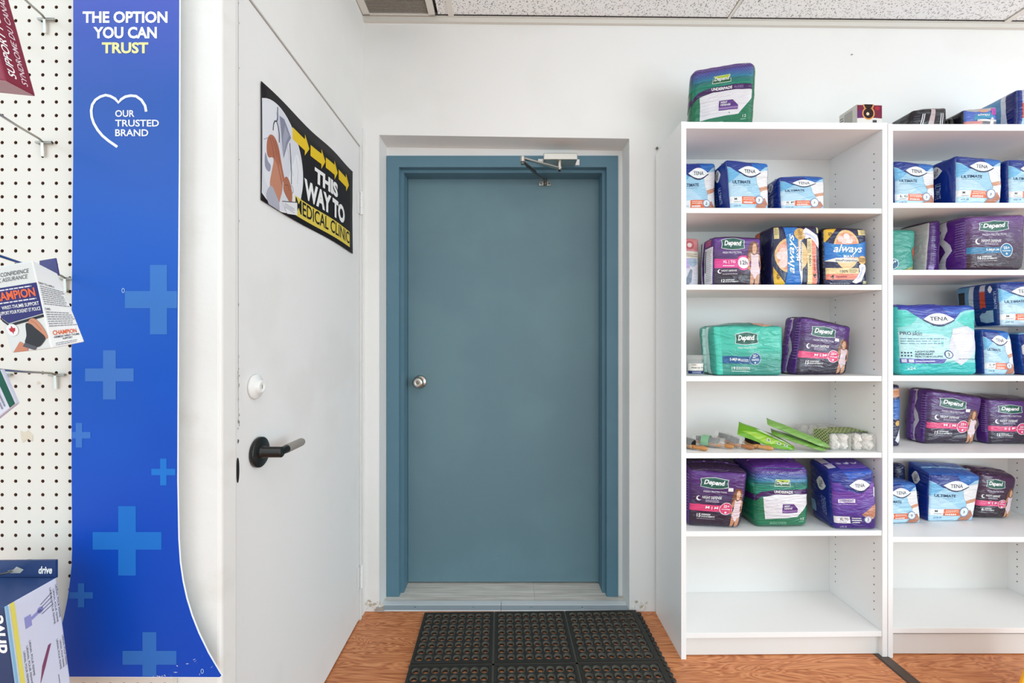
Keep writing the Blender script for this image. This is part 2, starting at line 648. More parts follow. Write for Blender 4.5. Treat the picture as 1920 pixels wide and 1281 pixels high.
class Pack:
    """closed pack through eight corners: BL BR TR TL of the front, then of the back"""

    def __init__(s, cs, r=.012, bf=.008, bs=.006, bt=.006, amp=.0025, seed=0, fr=14):
        s.c = [Vector(c) for c in cs]
        c = s.c
        s.w = ((c[1] - c[0]).length + (c[2] - c[3]).length) / 4
        s.h = ((c[3] - c[0]).length + (c[2] - c[1]).length) / 4
        s.d = ((c[4] - c[0]).length + (c[5] - c[1]).length) / 4
        s.r = min(r, s.w * .9, s.h * .9, s.d * .9)
        s.bf, s.bs, s.bt, s.amp, s.seed, s.fr = bf, bs, bt, amp, seed, fr
        s.nf = (c[1] - c[0]).cross(c[3] - c[0]).normalized()       # outward at the front (towards -y)
        s.nl = (c[0] - c[4]).cross(c[3] - c[0]).normalized()
        s.nr = (c[5] - c[1]).cross(c[2] - c[1]).normalized()
        s.nt = (c[2] - c[3]).cross(c[7] - c[3]).normalized()

    def G(s, a, b, c):
        hd = (s.w, s.d, s.h)
        p = [a * s.w, b * s.d, c * s.h]
        q = [max(-(h - s.r), min(h - s.r, x)) for x, h in zip(p, hd)]
        dl = Vector([x - y for x, y in zip(p, q)])
        if dl.length > 1e-9:
            dl = dl.normalized() * s.r
        p = [x + y for x, y in zip(q, dl)]
        low = min(1, (c + 1) * 1.5)
        p[0] += a * s.bs * (1 - b * b) * (1 - c ** 4)
        p[1] += b * s.bf * (1 - a * a) * (1 - c ** 4)
        p[2] += max(c, 0) * s.bt * (1 - a * a) * (1 - b * b)
        nv = noise.noise_vector(Vector(p) * s.fr + Vector((s.seed * 3.7, s.seed * 1.3, s.seed)))
        nv2 = noise.noise_vector(Vector(p) * s.fr * 2.6 + Vector((s.seed, 5, 2)))
        p[0] += (nv.x + .4 * nv2.x) * s.amp
        p[1] += (nv.y + .4 * nv2.y) * s.amp
        p[2] += (nv.z + .4 * nv2.z) * s.amp * low
        a, b, c = [max(-1.3, min(1.3, x / h)) for x, h in zip(p, hd)]
        c = max(c, -1)
        u, t, w = (a + 1) / 2, (b + 1) / 2, (c + 1) / 2
        k = s.c
        f = (k[0] * (1 - u) + k[1] * u) * (1 - w) + (k[3] * (1 - u) + k[2] * u) * w
        g = (k[4] * (1 - u) + k[5] * u) * (1 - w) + (k[7] * (1 - u) + k[6] * u) * w
        return f * (1 - t) + g * t

    def face(s, k):
        if k == 'F':
            return lambda u, v, o: s.G(2 * u - 1, -1, 2 * v - 1) + s.nf * o
        if k == 'L':
            return lambda u, v, o: s.G(-1, 1 - 2 * u, 2 * v - 1) + s.nl * o
        if k == 'R':
            return lambda u, v, o: s.G(1, 2 * u - 1, 2 * v - 1) + s.nr * o
        return lambda u, v, o: s.G(2 * u - 1, 2 * v - 1, 1) + s.nt * o

    def body(s, mb, cols, kind='film'):
        """cols: front, left, right, top, back, bottom"""
        fc = {'F': lambda i, j: (i, -1, j), 'B': lambda i, j: (-i, 1, j), 'L': lambda i, j: (-1, -i, j), 'R': lambda i, j: (1, i, j), 'T': lambda i, j: (i, j, 1), 'U': lambda i, j: (i, -j, -1)}
        n = len(TS)
        idx = {}
        for k, key in enumerate('FLRTBU'):
            mat = M(cols[k], kind) if isinstance(cols[k], str) else cols[k]
            mk = mb.mi(mat)
            for i in range(n - 1):
                for j in range(n - 1):
                    q = []
                    for a, b in ((i, j), (i + 1, j), (i + 1, j + 1), (i, j + 1)):
                        p = fc[key](TS[a], TS[b])
                        pk = tuple(round(x, 3) + 0.0 for x in p)
                        if pk not in idx:
                            idx[pk] = len(mb.v)
                            mb.v.append(s.G(*p))
                        q.append(idx[pk])
                    mb.f.append(q)
                    mb.m.append(mk)
                    mb.sm.append(True)


def corners(xl, xr, ytl, ytr, zs, YL, YR, dep, xlt=None, xrt=None, lean=0, zl=None, zr=None, tw=1.0, backup=0.0):
    """front face between photo columns xl..xr (bottom) and xlt..xrt (top), standing on height zs"""
    BL = P(xl, 0, YL)
    BL.z = zs if zl is None else zl
    BR = P(xr, 0, YR)
    BR.z = zs if zr is None else zr
    TL = P(xl if xlt is None else xlt, ytl, YL + lean)
    TR = P(xr if xrt is None else xrt, ytr, YR + lean)
    n = Vector((-(BR.y - BL.y), BR.x - BL.x, 0)).normalized() * dep
    out = [BL, BR, TR, TL]
    bk = [c + n for c in out]
    bk[2] = bk[2] + Vector((0, 0, backup))
    bk[3] = bk[3] + Vector((0, 0, backup))
    return out + bk


def person_art(A, x, y, w, h, pose=0, L=3):
    """printed picture of a woman in a pale bodysuit, standing"""
    def q(pts, c, l):
        A.blob([(x + a * w, y + b * h) for a, b in pts], c, l, 3)
    q([(.3, .95), (.42, 1.0), (.62, 1.0), (.76, .92), (.8, .75), (.72, .62), (.34, .55), (.12, .6), (.18, .8)], '#7a4a2e', L)
    q([(.3, .56), (.1, .42), (.06, .5), (.3, .74)], '#c98d6b', L + .5)
    q([(.02, .5), (.1, .4), (.35, .34), (.36, .4), (.2, .47), (.12, .55)], '#c98d6b', L + .5)
    q([(.7, .7), (.92, .66), (.95, .42), (.8, .36), (.78, .4), (.84, .5)], '#cf9674', L + .5)
    q([(.45, .74), (.43, .86), (.5, .95), (.62, .95), (.68, .86), (.64, .78), (.58, .72)], '#deaa88', L + 1)
    q([(.5, .82), (.58, .80), (.62, .83), (.56, .79)], '#a0524a', L + 1.5)
    q([(.3, .3), (.28, .02), (.42, .0), (.52, .18), (.56, .0), (.74, .0), (.8, .3), (.78, .4), (.32, .4)], '#cf9674', L + 1)
    q([(.34, .72), (.5, .69), (.68, .72), (.78, .68), (.74, .5), (.82, .3), (.66, .26), (.58, .18), (.5, .18), (.4, .27), (.28, .32), (.34, .5)], '#ecd5dc', L + 2)


def depend_logo(A, x0, y0, x1, y1, L=2):
    w, h = x1 - x0, y1 - y0
    sh = [(0, .12), (.25, 0), (.5, -.04), (.75, 0), (1, .12), (.97, .5), (1, .86), (.75, .97), (.5, 1.06), (.25, .97), (0, .86), (.03, .5)]
    A.poly([(x0 - .03 * w + a * w * 1.06, y0 - .05 * h + b * h * 1.1) for a, b in sh], '#d9e2e4', L)
    A.poly([(x0 + a * w, y0 + b * h) for a, b in sh], '#1f5f52', L + 1)
    A.text('Depend', x0 + .1 * w, y0 + .18 * h, x1 - .12 * w, y0 + .82 * h, '#ffffff', L + 2.5, .25, .03)


def moon(A, x, y, r, c, bg, L=4):
    pts = [(x + r * math.cos(R(a)), y + r * A.ar * math.sin(R(a))) for a in range(60, 331, 18)]
    pts += [(x + r * .35 + r * .8 * math.cos(R(a)), y + r * A.ar * .12 + r * A.ar * .8 * math.sin(R(a))) for a in range(310, 79, -20)]
    A.poly(pts, c, L)


def art_depend(ar, size='M | M', count='15', band='#e8457e', big='25+', top='#5e3186', bot='#33293c', u0=.0, person=True, sticker=True, dark='#2c2735', mid='#4a2c66', band0=None):
    A = Art(ar)
    A.rect(0, 0, 1, .14, bot, 1)
    A.grad(0, .14, 1, .97, bot, top, 12, 1)
    depend_logo(A, .2, .70, .66, .87)
    A.text('FRESH PROTECTION', .24, .61, .64, .645, '#e6def0', 3)
    moon(A, .17, .505, .045, '#ffffff', mid)
    A.text('NIGHT DEFENSE', .22, .50, .56, .545, '#ffffff', 3, .15)
    A.lines(.28, .445, .52, .49, 2, '#cfc4d8', 3)
    A.rect(0 if band0 is None else band0, .295, .66, .405, band, 2)
    A.text(size, .3, .325, .52, .38, '#ffffff', 4, 0, .02)
    A.ell(.66, .35, .115, '#ffffff', 3)
    A.ell(.66, .35, .106, band, 4)
    A.text(big, .605, .37, .715, .42, '#ffffff', 5, 0, .02)
    A.lines(.58, .325, .74, .355, 1, '#ffffff', 5)
    A.ell(.66, .285, .018, '#ffffff', 5)
    A.text(count, .16, .185, .225, .25, '#ffffff', 3, 0, .02)
    A.text('UNDERWEAR', .235, .222, .40, .25, '#ffffff', 3, .1, .02)
    A.text('SOUS-VETEMENTS', .235, .187, .48, .213, '#ffffff', 3, .1, .02)
    A.lines(.16, .15, .5, .17, 1, '#b9aec2', 3)
    if person:
        person_art(A, .7, .015, .29, .68)
    if sticker:
        A.rect(.665, .645, .755, .705, '#f4f2f2', 3)
    return A


def art_depend_side(seed=1):
    A = Art(.3)
    o_ = .05 * math.sin(seed * 2.0)
    lft = [(.40, 0), (.36, .12), (.44, .26), (.50 + o_, .40), (.47, .52), (.40 - o_, .66), (.44, .80), (.36, .90), (.38, 1)]
    A.poly(lft + [(x + .17 + .03 * math.sin(k * 2), y) for k, (x, y) in reversed(list(enumerate(lft)))], '#dcdae4', 1)
    A.lines(.78, .25, .97, .9, 14, '#8f72b0', 2, .4, seed)
    return A


def art_tena(ar, size='M', crop=0, wear=True):
    A = Art(ar)
    lb, db, mb_ = '#a6d4ef', '#17358f', '#1f6fc4'
    A.rect(0, 0, 1, 1, lb, 0)
    A.poly([(0, .55), (.3, .5), (.62, .3), (.62, 0), (0, 0)], '#bfe1f6', 1)
    A.poly([(0, 1), (0, .86), (.1, .83), (.25, .74), (.5, .66), (.7, .74), (.86, .88), (1, .93), (1, 1)], db, 2)
    A.poly([(.55, 1), (.62, .84), (.8, .82), (.9, .9), (1, .94), (1, 1)], mb_, 2.5)
    A.poly([(0, .84), (0, .55), (.12, .6), (.28, .72), (.16, .8)], '#6fb9e6', 1.5)
    A.lens(.52, .765, .27, .115, '#0d1f4f', 3)
    A.lens(.52, .785, .265, .105, '#f7fafc', 4)
    A.text('TENA', .39, .745, .65, .82, '#10183a', 5.5, 0, .008)
    A.text('ULTIMATE', .1, .53, .52, .59, '#1c3d63', 4, 0, .02)
    A.lines(.1, .49, .5, .51, 1, '#7f9fb5', 3)
    if wear:
        A.poly([(.66, .72), (.8, .8), (.97, .84), (1, .45), (.78, .40), (.7, .52)], '#f0eef0', 2.7)
        A.poly([(.74, .46), (.99, .52), (.99, .44), (.78, .38)], '#d79c7c', 3)
        A.poly([(.78, .39), (1, .45), (1, .12), (.88, .12), (.75, .24)], '#f3f3f6', 3)
        A.poly([(.62, .0), (.72, .2), (.88, .26), (.96, .13), (.85, .0)], '#c27d62', 3.5)
    A.rect(0, .14, .36, .27, '#f6f7f8', 3)
    A.text(size, .12, .2, .12 + .055 * len(size), .25, '#26262e', 4, 0, .02)
    A.lines(.1, .155, .27, .18, 1, '#8f8f98', 4)
    A.rect(.3, .13, .68, .275, '#ec6a35', 3.5)
    A.lines(.34, .2, .62, .265, 2, '#ffe9dc', 4.5, .4)
    for k in range(6):
        A.rect(.34 + k * .04, .145, .368 + k * .04, .175, '#ffffff', 4.5)
    A.ell(.74, .215, .105, '#7b95b5', 5)
    A.ell(.74, .215, .085, '#eef3f8', 6)
    A.text('3', .715, .185, .755, .24, '#1c3d63', 7, 0, .02)
    A.text('x14 14', .1, .075, .27, .11, '#2b5f8c', 4, 0, .01)
    return A


def art_tena_side():
    A = Art(.3)
    A.lens(.45, .78, .2, .13, '#f4f8fb', 2)
    A.text('TENA', .38, .7, .53, .86, '#14204a', 3, 0, .01, -90)
    A.text('ULTIMATE', .45, .2, .62, .52, '#b9cdf0', 2, 0, .015, -90)
    A.lines(.2, .22, .32, .5, 6, '#5d7fd0', 2)
    return A


# ================================================================= THE SETTING
YB = 1.892            # face of the rear wall
XL = -0.641           # face of the left wall
TILT = -0.0106        # the ceiling drops a little towards the right


def zc(x):
    return 2.63 + TILT * (x - XL)


mb = MB()
mb.box((-1.9, -3.4, -.05), (4.2, 2.2, 0), MATS['floor'])
tag(mb.build('floor', origin=(0, 0, 0)), kind='structure')

# rear wall with its stepped door recess
mb = MB()
ox0, ox1, ozl, ozr = -.5747, .5345, 2.114, 2.0976
ix0, ix1, iz = -.5725, .5125, 2.070
for y0, y1, a0, a1, zl, zr in ((YB, 2.010, ox0, ox1, ozl, ozr), (2.010, 2.16, ix0, ix1, iz, iz)):
    mb.box((-.80, y0, -.05), (a0, y1, 2.75), WALL)
    mb.box((a1, y0, -.05), (4.2, y1, 2.75), WALL)
    mb.hexa([(a0, y0, zl), (a1, y0, zr), (a1, y1, zr), (a0, y1, zl), (a0, y0, 2.75), (a1, y0, 2.75), (a1, y1, 2.75), (a0, y1, 2.75)], WALL)
mb.box((-.8, 2.16, -.05), (.8, 2.18, 2.75), WALL)
tag(mb.build('wall_back', origin=(0, YB, 0)), kind='structure')

# left wall, with the opening of the white door
mb = MB()
dy0, dy1, dz = .985, 1.833, 2.040
mb.box((-.80, .862, 0), (XL, dy0, 2.75), WALL)
mb.box((-.80, dy0, dz), (XL, dy1, 2.75), WALL)
mb.box((-.80, dy1, 0), (XL, YB, 2.75), WALL)
mb.box((-.80, dy0, 0), (XL - .05, dy1, dz), M('#55534f', 'rough'))
tag(mb.build('wall_left', origin=(XL, 1.4, 0)), kind='structure')

# partition that carries the perforated board, its end with a round corner
mb = MB()
mb.box((-1.9, .812, 0), (-.548, .863, 2.75), ROUGH)
tag(mb.build('wall_front_left', origin=(-.9, .83, 0), bevel=.007, seg=3), kind='structure')

# ceiling: slab of speckled tiles, white grid bars, wall angle
mb = MB()


def slab(m, x0, x1, y0, y1, d0, d1, mat):
    m.hexa([(x0, y0, zc(x0) + d0), (x1, y0, zc(x1) + d0), (x1, y1, zc(x1) + d0), (x0, y1, zc(x0) + d0), (x0, y0, zc(x0) + d1), (x1, y0, zc(x1) + d1), (x1, y1, zc(x1) + d1), (x0, y1, zc(x0) + d1)], mat)


slab(mb, -.31, 4.2, -3.4, YB, .006, .05, MATS['tile'])
slab(mb, -1.9, -.31, -3.4, 1.45, .006, .05, MATS['tile'])
slab(mb, -.80, -.31, 1.45, YB, .03, .06, M('#6a6660', 'rough'))
GB = M('#e4e1da', 'satin')
for x in (-.253, 2.187, 3.407):
    slab(mb, x - .012, x + .012, -3.4, YB, .0, .008, GB)
slab(mb, .961, .973, -3.4, YB, .004, .008, GB)
for x in (.9595, .9745, 2.174):
    slab(mb, x - .0008, x + .0008, -3.4, YB, .0045, .008, M('#8c8881', 'rough'))
for y in (1.28, .67, .06, -.55, -1.16):
    slab(mb, -1.9, 4.2, y - .012, y + .012, .001, .008, GB)
tag(mb.build('ceiling', origin=(0, 0, 2.6)), kind='structure')
mb = MB()
slab(mb, XL, 4.05, YB - .014, YB - .0005, -.020, .004, M('#d8d4cc', 'satin'))
slab(mb, XL, 4.05, YB - .018, YB - .014, -.001, .003, M('#d8d4cc', 'satin'))
slab(mb, XL, 4.05, YB - .0225, YB - .018, .0045, .0055, M('#3b3836', 'rough'))
tag(mb.build('trim_1', origin=(1, YB, 2.6)), kind='structure')

# grey wood-look vinyl inside the recess
mb = MB()
VIN, N_, L_, b_ = newmat('grey_wood_vinyl')
nz, mp = bump_chain(N_, L_, b_, 5, .05, .001, (1, 12, 1), 5)
cr = node(N_, 'ShaderNodeValToRGB')
cr.color_ramp.elements[0].color = rgb('#bdb5ab')
cr.color_ramp.elements[1].color = rgb('#e6e1da')
cr.color_ramp.elements[0].position = .3
cr.color_ramp.elements[1].position = .7
L_.new(nz.outputs[0], cr.inputs[0])
L_.new(cr.outputs[0], b_.inputs['Base Color'])
b_.inputs['Roughness'].default_value = .45
mb.box((ox0 - .01, 1.955, -.04), (.12, 2.17, .0015), VIN)
mb.box((.121, 1.955, -.04), (ox1 + .01, 2.17, .0015), VIN)
tag(mb.build('trim_2', origin=(0, 2.0, 0)), kind='structure')

# aluminium threshold in two lengths
AL = M('#e3e6e8', 'brushed')
AL2 = M('#aab3ba', 'brushed')
mb = MB()
for x0, x1 in ((-.612, -.036), (-.034, .5335)):
    sec = [(1.893, .0005), (1.897, .003), (1.925, .0075), (1.928, .0085), (1.955, .0095), (1.966, .004), (1.966, .0)]
    n = len(sec)
    vs = [(x0, y, z) for y, z in sec] + [(x1, y, z) for y, z in sec]
    for i in range(n - 1):
        mb.add([vs[i], vs[i + 1], vs[i + 1 + n], vs[i + n]], [(0, 1, 2, 3)], AL2 if i == 1 else AL)
    mb.add(vs[:n], [tuple(range(n))], AL)
    mb.add(vs[n:], [tuple(range(n))[::-1]], AL)
for x in (-.42, -.16, .1, .33):
    mb.cyl((x, 1.912, .003), (x, 1.9115, .0068), .004, M('#e0e4e8', 'metal'), n=10)
tag(mb.build('trim_3', origin=(0, 1.93, 0)), kind='structure')

# crumbled plaster at the feet of the recess corners
mb = MB()
for cx, n0 in ((-.600, 1), (.575, 2)):
    rn = random.Random(n0)
    for k in range(14):
        x = cx + rn.uniform(-.035, .035)
        z = rn.uniform(0, .04)
        w = rn.uniform(.006, .016)
        mb.add([(x, YB - .002 - rn.random() * .006, z), (x + w, YB - .001, z + rn.uniform(0, .01)), (x + w * .4, YB - .003, z + w), (x - w * .4, YB - .001, z + w * .6), (x, YB + .01, z)],
               [(0, 1, 2, 3), (0, 4, 1), (1, 4, 2), (2, 4, 3), (3, 4, 0)], M(rn.choice(['#cfc7b8', '#e4e1da', '#b9ad98']), 'rough'))
mb.box((-.585, YB - .010, .004), (-.555, YB - .001, .022), M('#b5b2ac', 'brushed'))
tag(mb.build('trim_4', origin=(0, YB, 0)), kind='structure')

# strip of dark metal on the floor in front of the shelves
mb = MB()
mb.prism([(1.392, 0), (1.398, .004), (1.436, .004), (1.442, 0)], -3.0, 1.70, M('#4a3a31', 'satin'))
tag(mb.build('trim_5', origin=(1.417, 0, 0)), kind='structure')

# ---------------------------------------------------------------- white side door
d1 = thing('door_1', (XL, 1.41, 0), kind='structure')
mb = MB()
mb.box((XL - .045, dy0 + .003, .006), (XL - .001, dy1 - .004, dz - .006), DOORW)
mb.build('door_leaf', d1, bevel=.0015)
mb = MB()
mb.box((XL - .03, dy0, dz - .005), (XL + .003, dy1, dz), M('#cfcdc8', 'paint'))
mb.box((XL, dy1 - .001, 0), (XL + .006, dy1 + .012, dz + .01), DOORW)
mb.box((XL, dy1 + .030, 0), (XL + .004, YB, dz + .09), DOORW)
mb.build('door_frame', d1, bevel=.001)
mb = MB()
for z in (1.79, .19):
    mb.cyl((XL + .009, dy1 - .002, z - .045), (XL + .009, dy1 - .002, z + .045), .006, DOORW, n=12)
    for k in (-.047, -.016, .016, .046):
        mb.cyl((XL + .009, dy1 - .002, z + k - .002), (XL + .009, dy1 - .002, z + k + .002), .0075, DOORW, n=12)
    mb.box((XL, dy1 - .028, z - .045), (XL + .0015, dy1, z + .045), DOORW)
mb.build('hinge', d1)
mb = MB()
BK = M('#161514', 'satin')
hc = Vector((XL, 1.089, .908))
mb.lathe(hc, (1, 0, 0), [(0, .0), (0, .036), (.003, .0385), (.009, .0385), (.011, .036), (.011, 0)], BK, 40)
mb.lathe(hc, (1, 0, 0), [(.011, .017), (.016, .016), (.018, .0135), (.062, .0135), (.0635, .012), (.0635, 0)], BK, 24)
mb.build('lever_handle', d1)
h1 = [c for c in d1.children if c.name.startswith('lever')][0]
mb = MB()
mb.tube([hc + Vector((.053, 0, 0)), hc + Vector((.055, .012, 0)), hc + Vector((.056, .03, 0)), hc + Vector((.056, .045, 0))], [.0105, .0105, .0105, .0105], BK, 16)
mb.tube([hc + Vector((.056, .034, 0)), hc + Vector((.056, .112, 0)), hc + Vector((.056, .118, 0)), hc + Vector((.056, .121, 0))], [.0112, .0112, .0095, .004], M('#a39a92', 'brushed'), 20)
mb.build('lever_grip', h1)
mb = MB()
kc = Vector((XL, 1.077, 1.076))
mb.lathe(kc, (1, 0, 0), [(0, 0), (0, .031), (.003, .032), (.007, .029), (.009, .021), (.012, .018), (.019, .015), (.020, .012), (.0185, .010), (.0185, 0)], M('#f0efec', 'satin'), 32)
mb.box((kc.x + .018, kc.y - .001, kc.z - .005), (kc.x + .0192, kc.y + .001, kc.z + .005), M('#6b6862', 'rough'))
mb.build('deadbolt', d1)
# chipped edge of the leaf and the empty strike hole
mb = MB()
rn = random.Random(5)
CH = M('#8f8a80', 'rough')
for k in range(26):
    z = rn.uniform(.95, 1.16) if k < 18 else rn.uniform(1.2, 2.0)
    y = 1.011 + rn.uniform(-.002, .003)
    hh = rn.uniform(.003, .012)
    ww = rn.uniform(.0008, .0022)
    mb.add([(XL + .0006, y, z), (XL + .0006, y + ww, z + hh * .3), (XL + .0006, y + ww * .6, z + hh), (XL + .0006, y - ww * .3, z + hh * .7)], [(0, 1, 2, 3)], CH)
pts = [(XL + .0008, 1.0085 + .0055 * math.cos(t), .885 + .030 * math.sin(t)) for t in [2 * math.pi * k / 20 for k in range(20)]]
mb.add(pts, [tuple(range(20))], M('#12100e', 'rough'))
pts = [(XL + .0008, 1.010 + .0015 * math.cos(t), .953 + .005 * math.sin(t)) for t in [2 * math.pi * k / 10 for k in range(10)]]
mb.add(pts, [tuple(range(10))], M('#12100e', 'rough'))
mb.box((XL, 1.0107, 1.0), (XL + .0006, 1.0115, 2.0), M('#c9c6bf', 'rough'))
mb.build('paint_chips', d1)

# ---------------------------------------------------------------- teal door
d2 = thing('door_2', (0, 2.05, 0), kind='structure')
mb = MB()
# stepped steel frame swept round the opening: (inset from outer edge, y)
prof = [(0, 2.012), (0, 2.000), (.0575, 2.000), (.0575, 2.032), (.0725, 2.032), (.0725, 2.118)]


def arch(ins, y):
    return [(ix0 + ins, y, .0), (ix0 + ins, y, iz - ins * .93), (ix1 - ins * .93, y, iz - ins * .93), (ix1 - ins * .93, y, .0)]


for (i0, y0), (i1, y1) in zip(prof[:-1], prof[1:]):
    A0, A1 = arch(i0, y0), arch(i1, y1)
    mb.add(A0 + A1, [(k, k + 1, k + 5, k + 4) for k in range(3)], TEALF)
zz = 0.0
rn = random.Random(12)
while zz < iz - .01:        # dark ragged joint between frame and plaster
    h_ = rn.uniform(.02, .07)
    w_ = rn.uniform(.0008, .0034)
    mb.box((ix0 - w_, 2.0075, zz), (ix0 + .0004, 2.0095, min(zz + h_, iz)), M('#22323a', 'rough'))
    zz += h_
mb.build('door_frame', d2, bevel=0)
mb = MB()
mb.box((-.4985, 2.110, .010), (.4450, 2.150, 2.0055), TEAL)
lf = mb.build('door_leaf', d2, bevel=.001)
mb = MB()
rn = random.Random(9)
SC = M('#86a0aa', 'print')
for x, y, l, a in ((893, 1056, 22, 60), (925, 1049, 14, 20), (932, 1047, 12, 15), (793, 1070, 5, 60), (850, 1101, 5, 80), (817, 1083, 9, 30), (987, 1092, 5, 80), (833, 1082, 10, 70), (867, 1058, 8, 10), (995, 395, 8, 85), (837, 945, 16, 60), (1011, 364, 2, 80), (812, 812, 3, 10), (988, 347, 3, 0), (1003, 345, 3, 30)):
    c = P(x, y, 2.1093)
    l *= .0016
    d = Vector((math.cos(R(a)), 0, math.sin(R(a)))) * l
    w = Vector((-d.z, 0, d.x)).normalized() * .0011
    mb.add([c - d, c + w, c + d, c - w * .7], [(0, 1, 2, 3)], SC)
mb.build('scratches', lf)
mb = MB()
kc = P(788, 716, 2.110)
NI = M('#c9c3ba', 'metal')
mb.lathe(kc, (0, -1, 0), [(0, 0), (0, .033), (.004, .033), (.010, .027), (.013, .013), (.030, .012), (.036, .018), (.046, .0255), (.056, .0265), (.064, .022), (.067, .014), (.065, .010), (.065, 0)], NI, 36)
mb.lathe(kc + Vector((0, -.0655, 0)), (0, -1, 0), [(0, .007), (.0015, .007), (.002, .0055), (.001, 0)], M('#8f887e', 'metal'), 20)
mb.build('door_knob', d2)
# door closer
mb = MB()
SV = M('#c4c1ba', 'metal')
mb.prism([(.157, 2.020), (.157, 2.049), (.310, 2.049), (.310, 2.020)], 1.925, 1.999, SV)
cl = mb.build('door_closer', d2, bevel=.003)
mb = MB()
mb.box((.137, 1.994, 2.028), (.158, 1.9995, 2.052), M('#f1f1ef', 'satin'))
mb.box((.309, 1.994, 2.024), (.330, 1.9995, 2.050), M('#f1f1ef', 'satin'))
mb.lathe((.232, 1.96, 2.049), (0, 0, 1), [(0, .012), (.004, .012), (.006, .009), (.006, 0)], SV, 20)
mb.build('mounting_plate', cl)
mb = MB()
DK = M('#77716a', 'metal')
pv, el, sh = Vector((.2316, 1.95, 1.990)), Vector((.0595, 1.83, 1.983)), Vector((.1785, 2.085, 1.979))
mb.cyl(pv + Vector((0, 0, .03)), pv - Vector((0, 0, .008)), .010, SV)
mb.cyl(pv - Vector((0, 0, .004)), pv - Vector((0, 0, .013)), .006, M('#3a3835', 'metal'))
d = (el - pv).normalized()
w = Vector((0, 0, 1)).cross(d) * .009
z_ = Vector((0, 0, .003))
mb.hexa([pv - w - z_, pv + w - z_, el + w * .7 - z_, el - w * .7 - z_, pv - w + z_, pv + w + z_, el + w * .7 + z_, el - w * .7 + z_], SV)
mb.cyl(pv + z_ * 1.3, pv - z_ * 1.3, .013, SV)
mb.cyl(el + Vector((0, 0, .006)), el - Vector((0, 0, .016)), .010, SV)
mb.cyl(el - Vector((0, 0, .018)), el - Vector((0, 0, .026)), .0075, DK)
el2 = el - Vector((0, 0, .012))
mid = el2.lerp(sh, .52)
mb.tube([el2, el2.lerp(sh, .12), el2.lerp(sh, .14), mid, mid.lerp(sh, .02), sh], [.005, .005, .0075, .0075, .0045, .0045], DK, 14)
mb.build('closer_arm', cl)
mb = MB()
mb.box((.150, 2.102, 1.968), (.207, 2.1098, 1.988), SV)
mb.cyl((.1785, 2.085, 1.965), (.1785, 2.085, 1.992), .008, DK)
mb.box((.170, 2.083, 1.971), (.187, 2.103, 1.985), SV)
for x in (.158, .199):
    mb.cyl((x, 2.102, 1.978), (x, 2.0985, 1.978), .005, DK, n=12)
mb.build('arm_shoe', cl)

# ---------------------------------------------------------------- air vent in the ceiling
vt = thing('air_vent', (-.47, 1.7, zc(-.47)), 'square grey slatted air return grille in the ceiling above the white door corner', 'air vent')
mb = MB()
vx0, vx1, vy0, vy1 = XL + .003, -.322, 1.48, YB - .024
for a in ((vx0, vx0 + .03, vy0, vy1), (vx1 - .028, vx1, vy0, vy1), (vx0, vx1, vy1 - .006, vy1), (vx0, vx1, vy0, vy0 + .03)):
    slab(mb, a[0], a[1], a[2], a[3], -.003, .006, M('#e0ddd5', 'satin'))
mb.build('vent_frame', vt)
mb = MB()
for k in range(42):
    y = vy0 + .035 + k * .0082
    if y > vy1 - .008:
        break
    x0, x1 = vx0 + .029, vx1 - .027
    mb.hexa([(x0, y, zc(x0)), (x1, y, zc(x1)), (x1, y + .0012, zc(x1)), (x0, y + .0012, zc(x0)), (x0, y + .003, zc(x0) + .012), (x1, y + .003, zc(x1) + .012), (x1, y + .0042, zc(x1) + .012), (x0, y + .0042, zc(x0) + .012)], M('#b9b4aa', 'satin'))
for k in range(27):
    x = vx0 + .035 + k * .0098
    if x < vx1 - .03:
        mb.box((x, vy0 + .03, zc(x) + .004), (x + .0009, vy1 - .006, zc(x) + .014), M('#a39d92', 'satin'))
mb.build('grille', vt)

# ================================================================= MEDICAL CLINIC SIGN (vinyl sheet on the white door)
SX0, SX1 = 1.1004, 1.744


def sign_map(u, v, o):
    zt = 1.862 + .033 * u + .004 * math.sin(u * 11)
    zb = 1.5555 + .0015 * u - .003 * math.sin(u * 7)
    x = XL + .003 + .0015 * math.sin(u * 9 + v * 3) + .004 * max(0, u - .9) * 10 * (v > .5) * .2 + o
    return Vector((x, SX0 + (SX1 - SX0) * u, zb + (zt - zb) * v))


sg = thing('clinic_sign', (XL, 1.42, 1.70), 'black vinyl sign with yellow arrows and a doctor picture, on the white door', 'sign')
mb = MB()
NN = 24
vs = [sign_map(i / NN, j / 8, 0) for j in range(9) for i in range(NN + 1)]
vs += [sign_map(i / NN, j / 8, -.0012) for j in range(9) for i in range(NN + 1)]
fs = []
o2 = 9 * (NN + 1)
for j in range(8):
    for i in range(NN):
        a = j * (NN + 1) + i
        fs += [(a, a + 1, a + NN + 2, a + NN + 1), (a + o2, a + NN + 1 + o2, a + NN + 2 + o2, a + 1 + o2)]
for i in range(NN):
    fs += [(i, i + o2, i + 1 + o2, i + 1), (8 * (NN + 1) + i, 8 * (NN + 1) + i + 1, 8 * (NN + 1) + i + 1 + o2, 8 * (NN + 1) + i + o2)]
for j in range(8):
    a = j * (NN + 1)
    fs += [(a, a + NN + 1, a + NN + 1 + o2, a + o2), (a + NN, a + NN + o2, a + 2 * NN + 1 + o2, a + 2 * NN + 1)]
mb.add(vs, fs, M('#1a181e', 'print'), True)
A = Art(.644 / .322, 'print')
A.ell(.118, .46, .232, '#f2f2f6', 1, .462, 48)
A.ell(.118, .46, .226, '#e4e5ef', 2, .45, 48)
A.blob([(.0, .80), (.05, .88), (.12, .90), (.11, .6), (.115, .3), (.10, .1), (.05, .12), (0, .3)], '#eef0f7', 3)
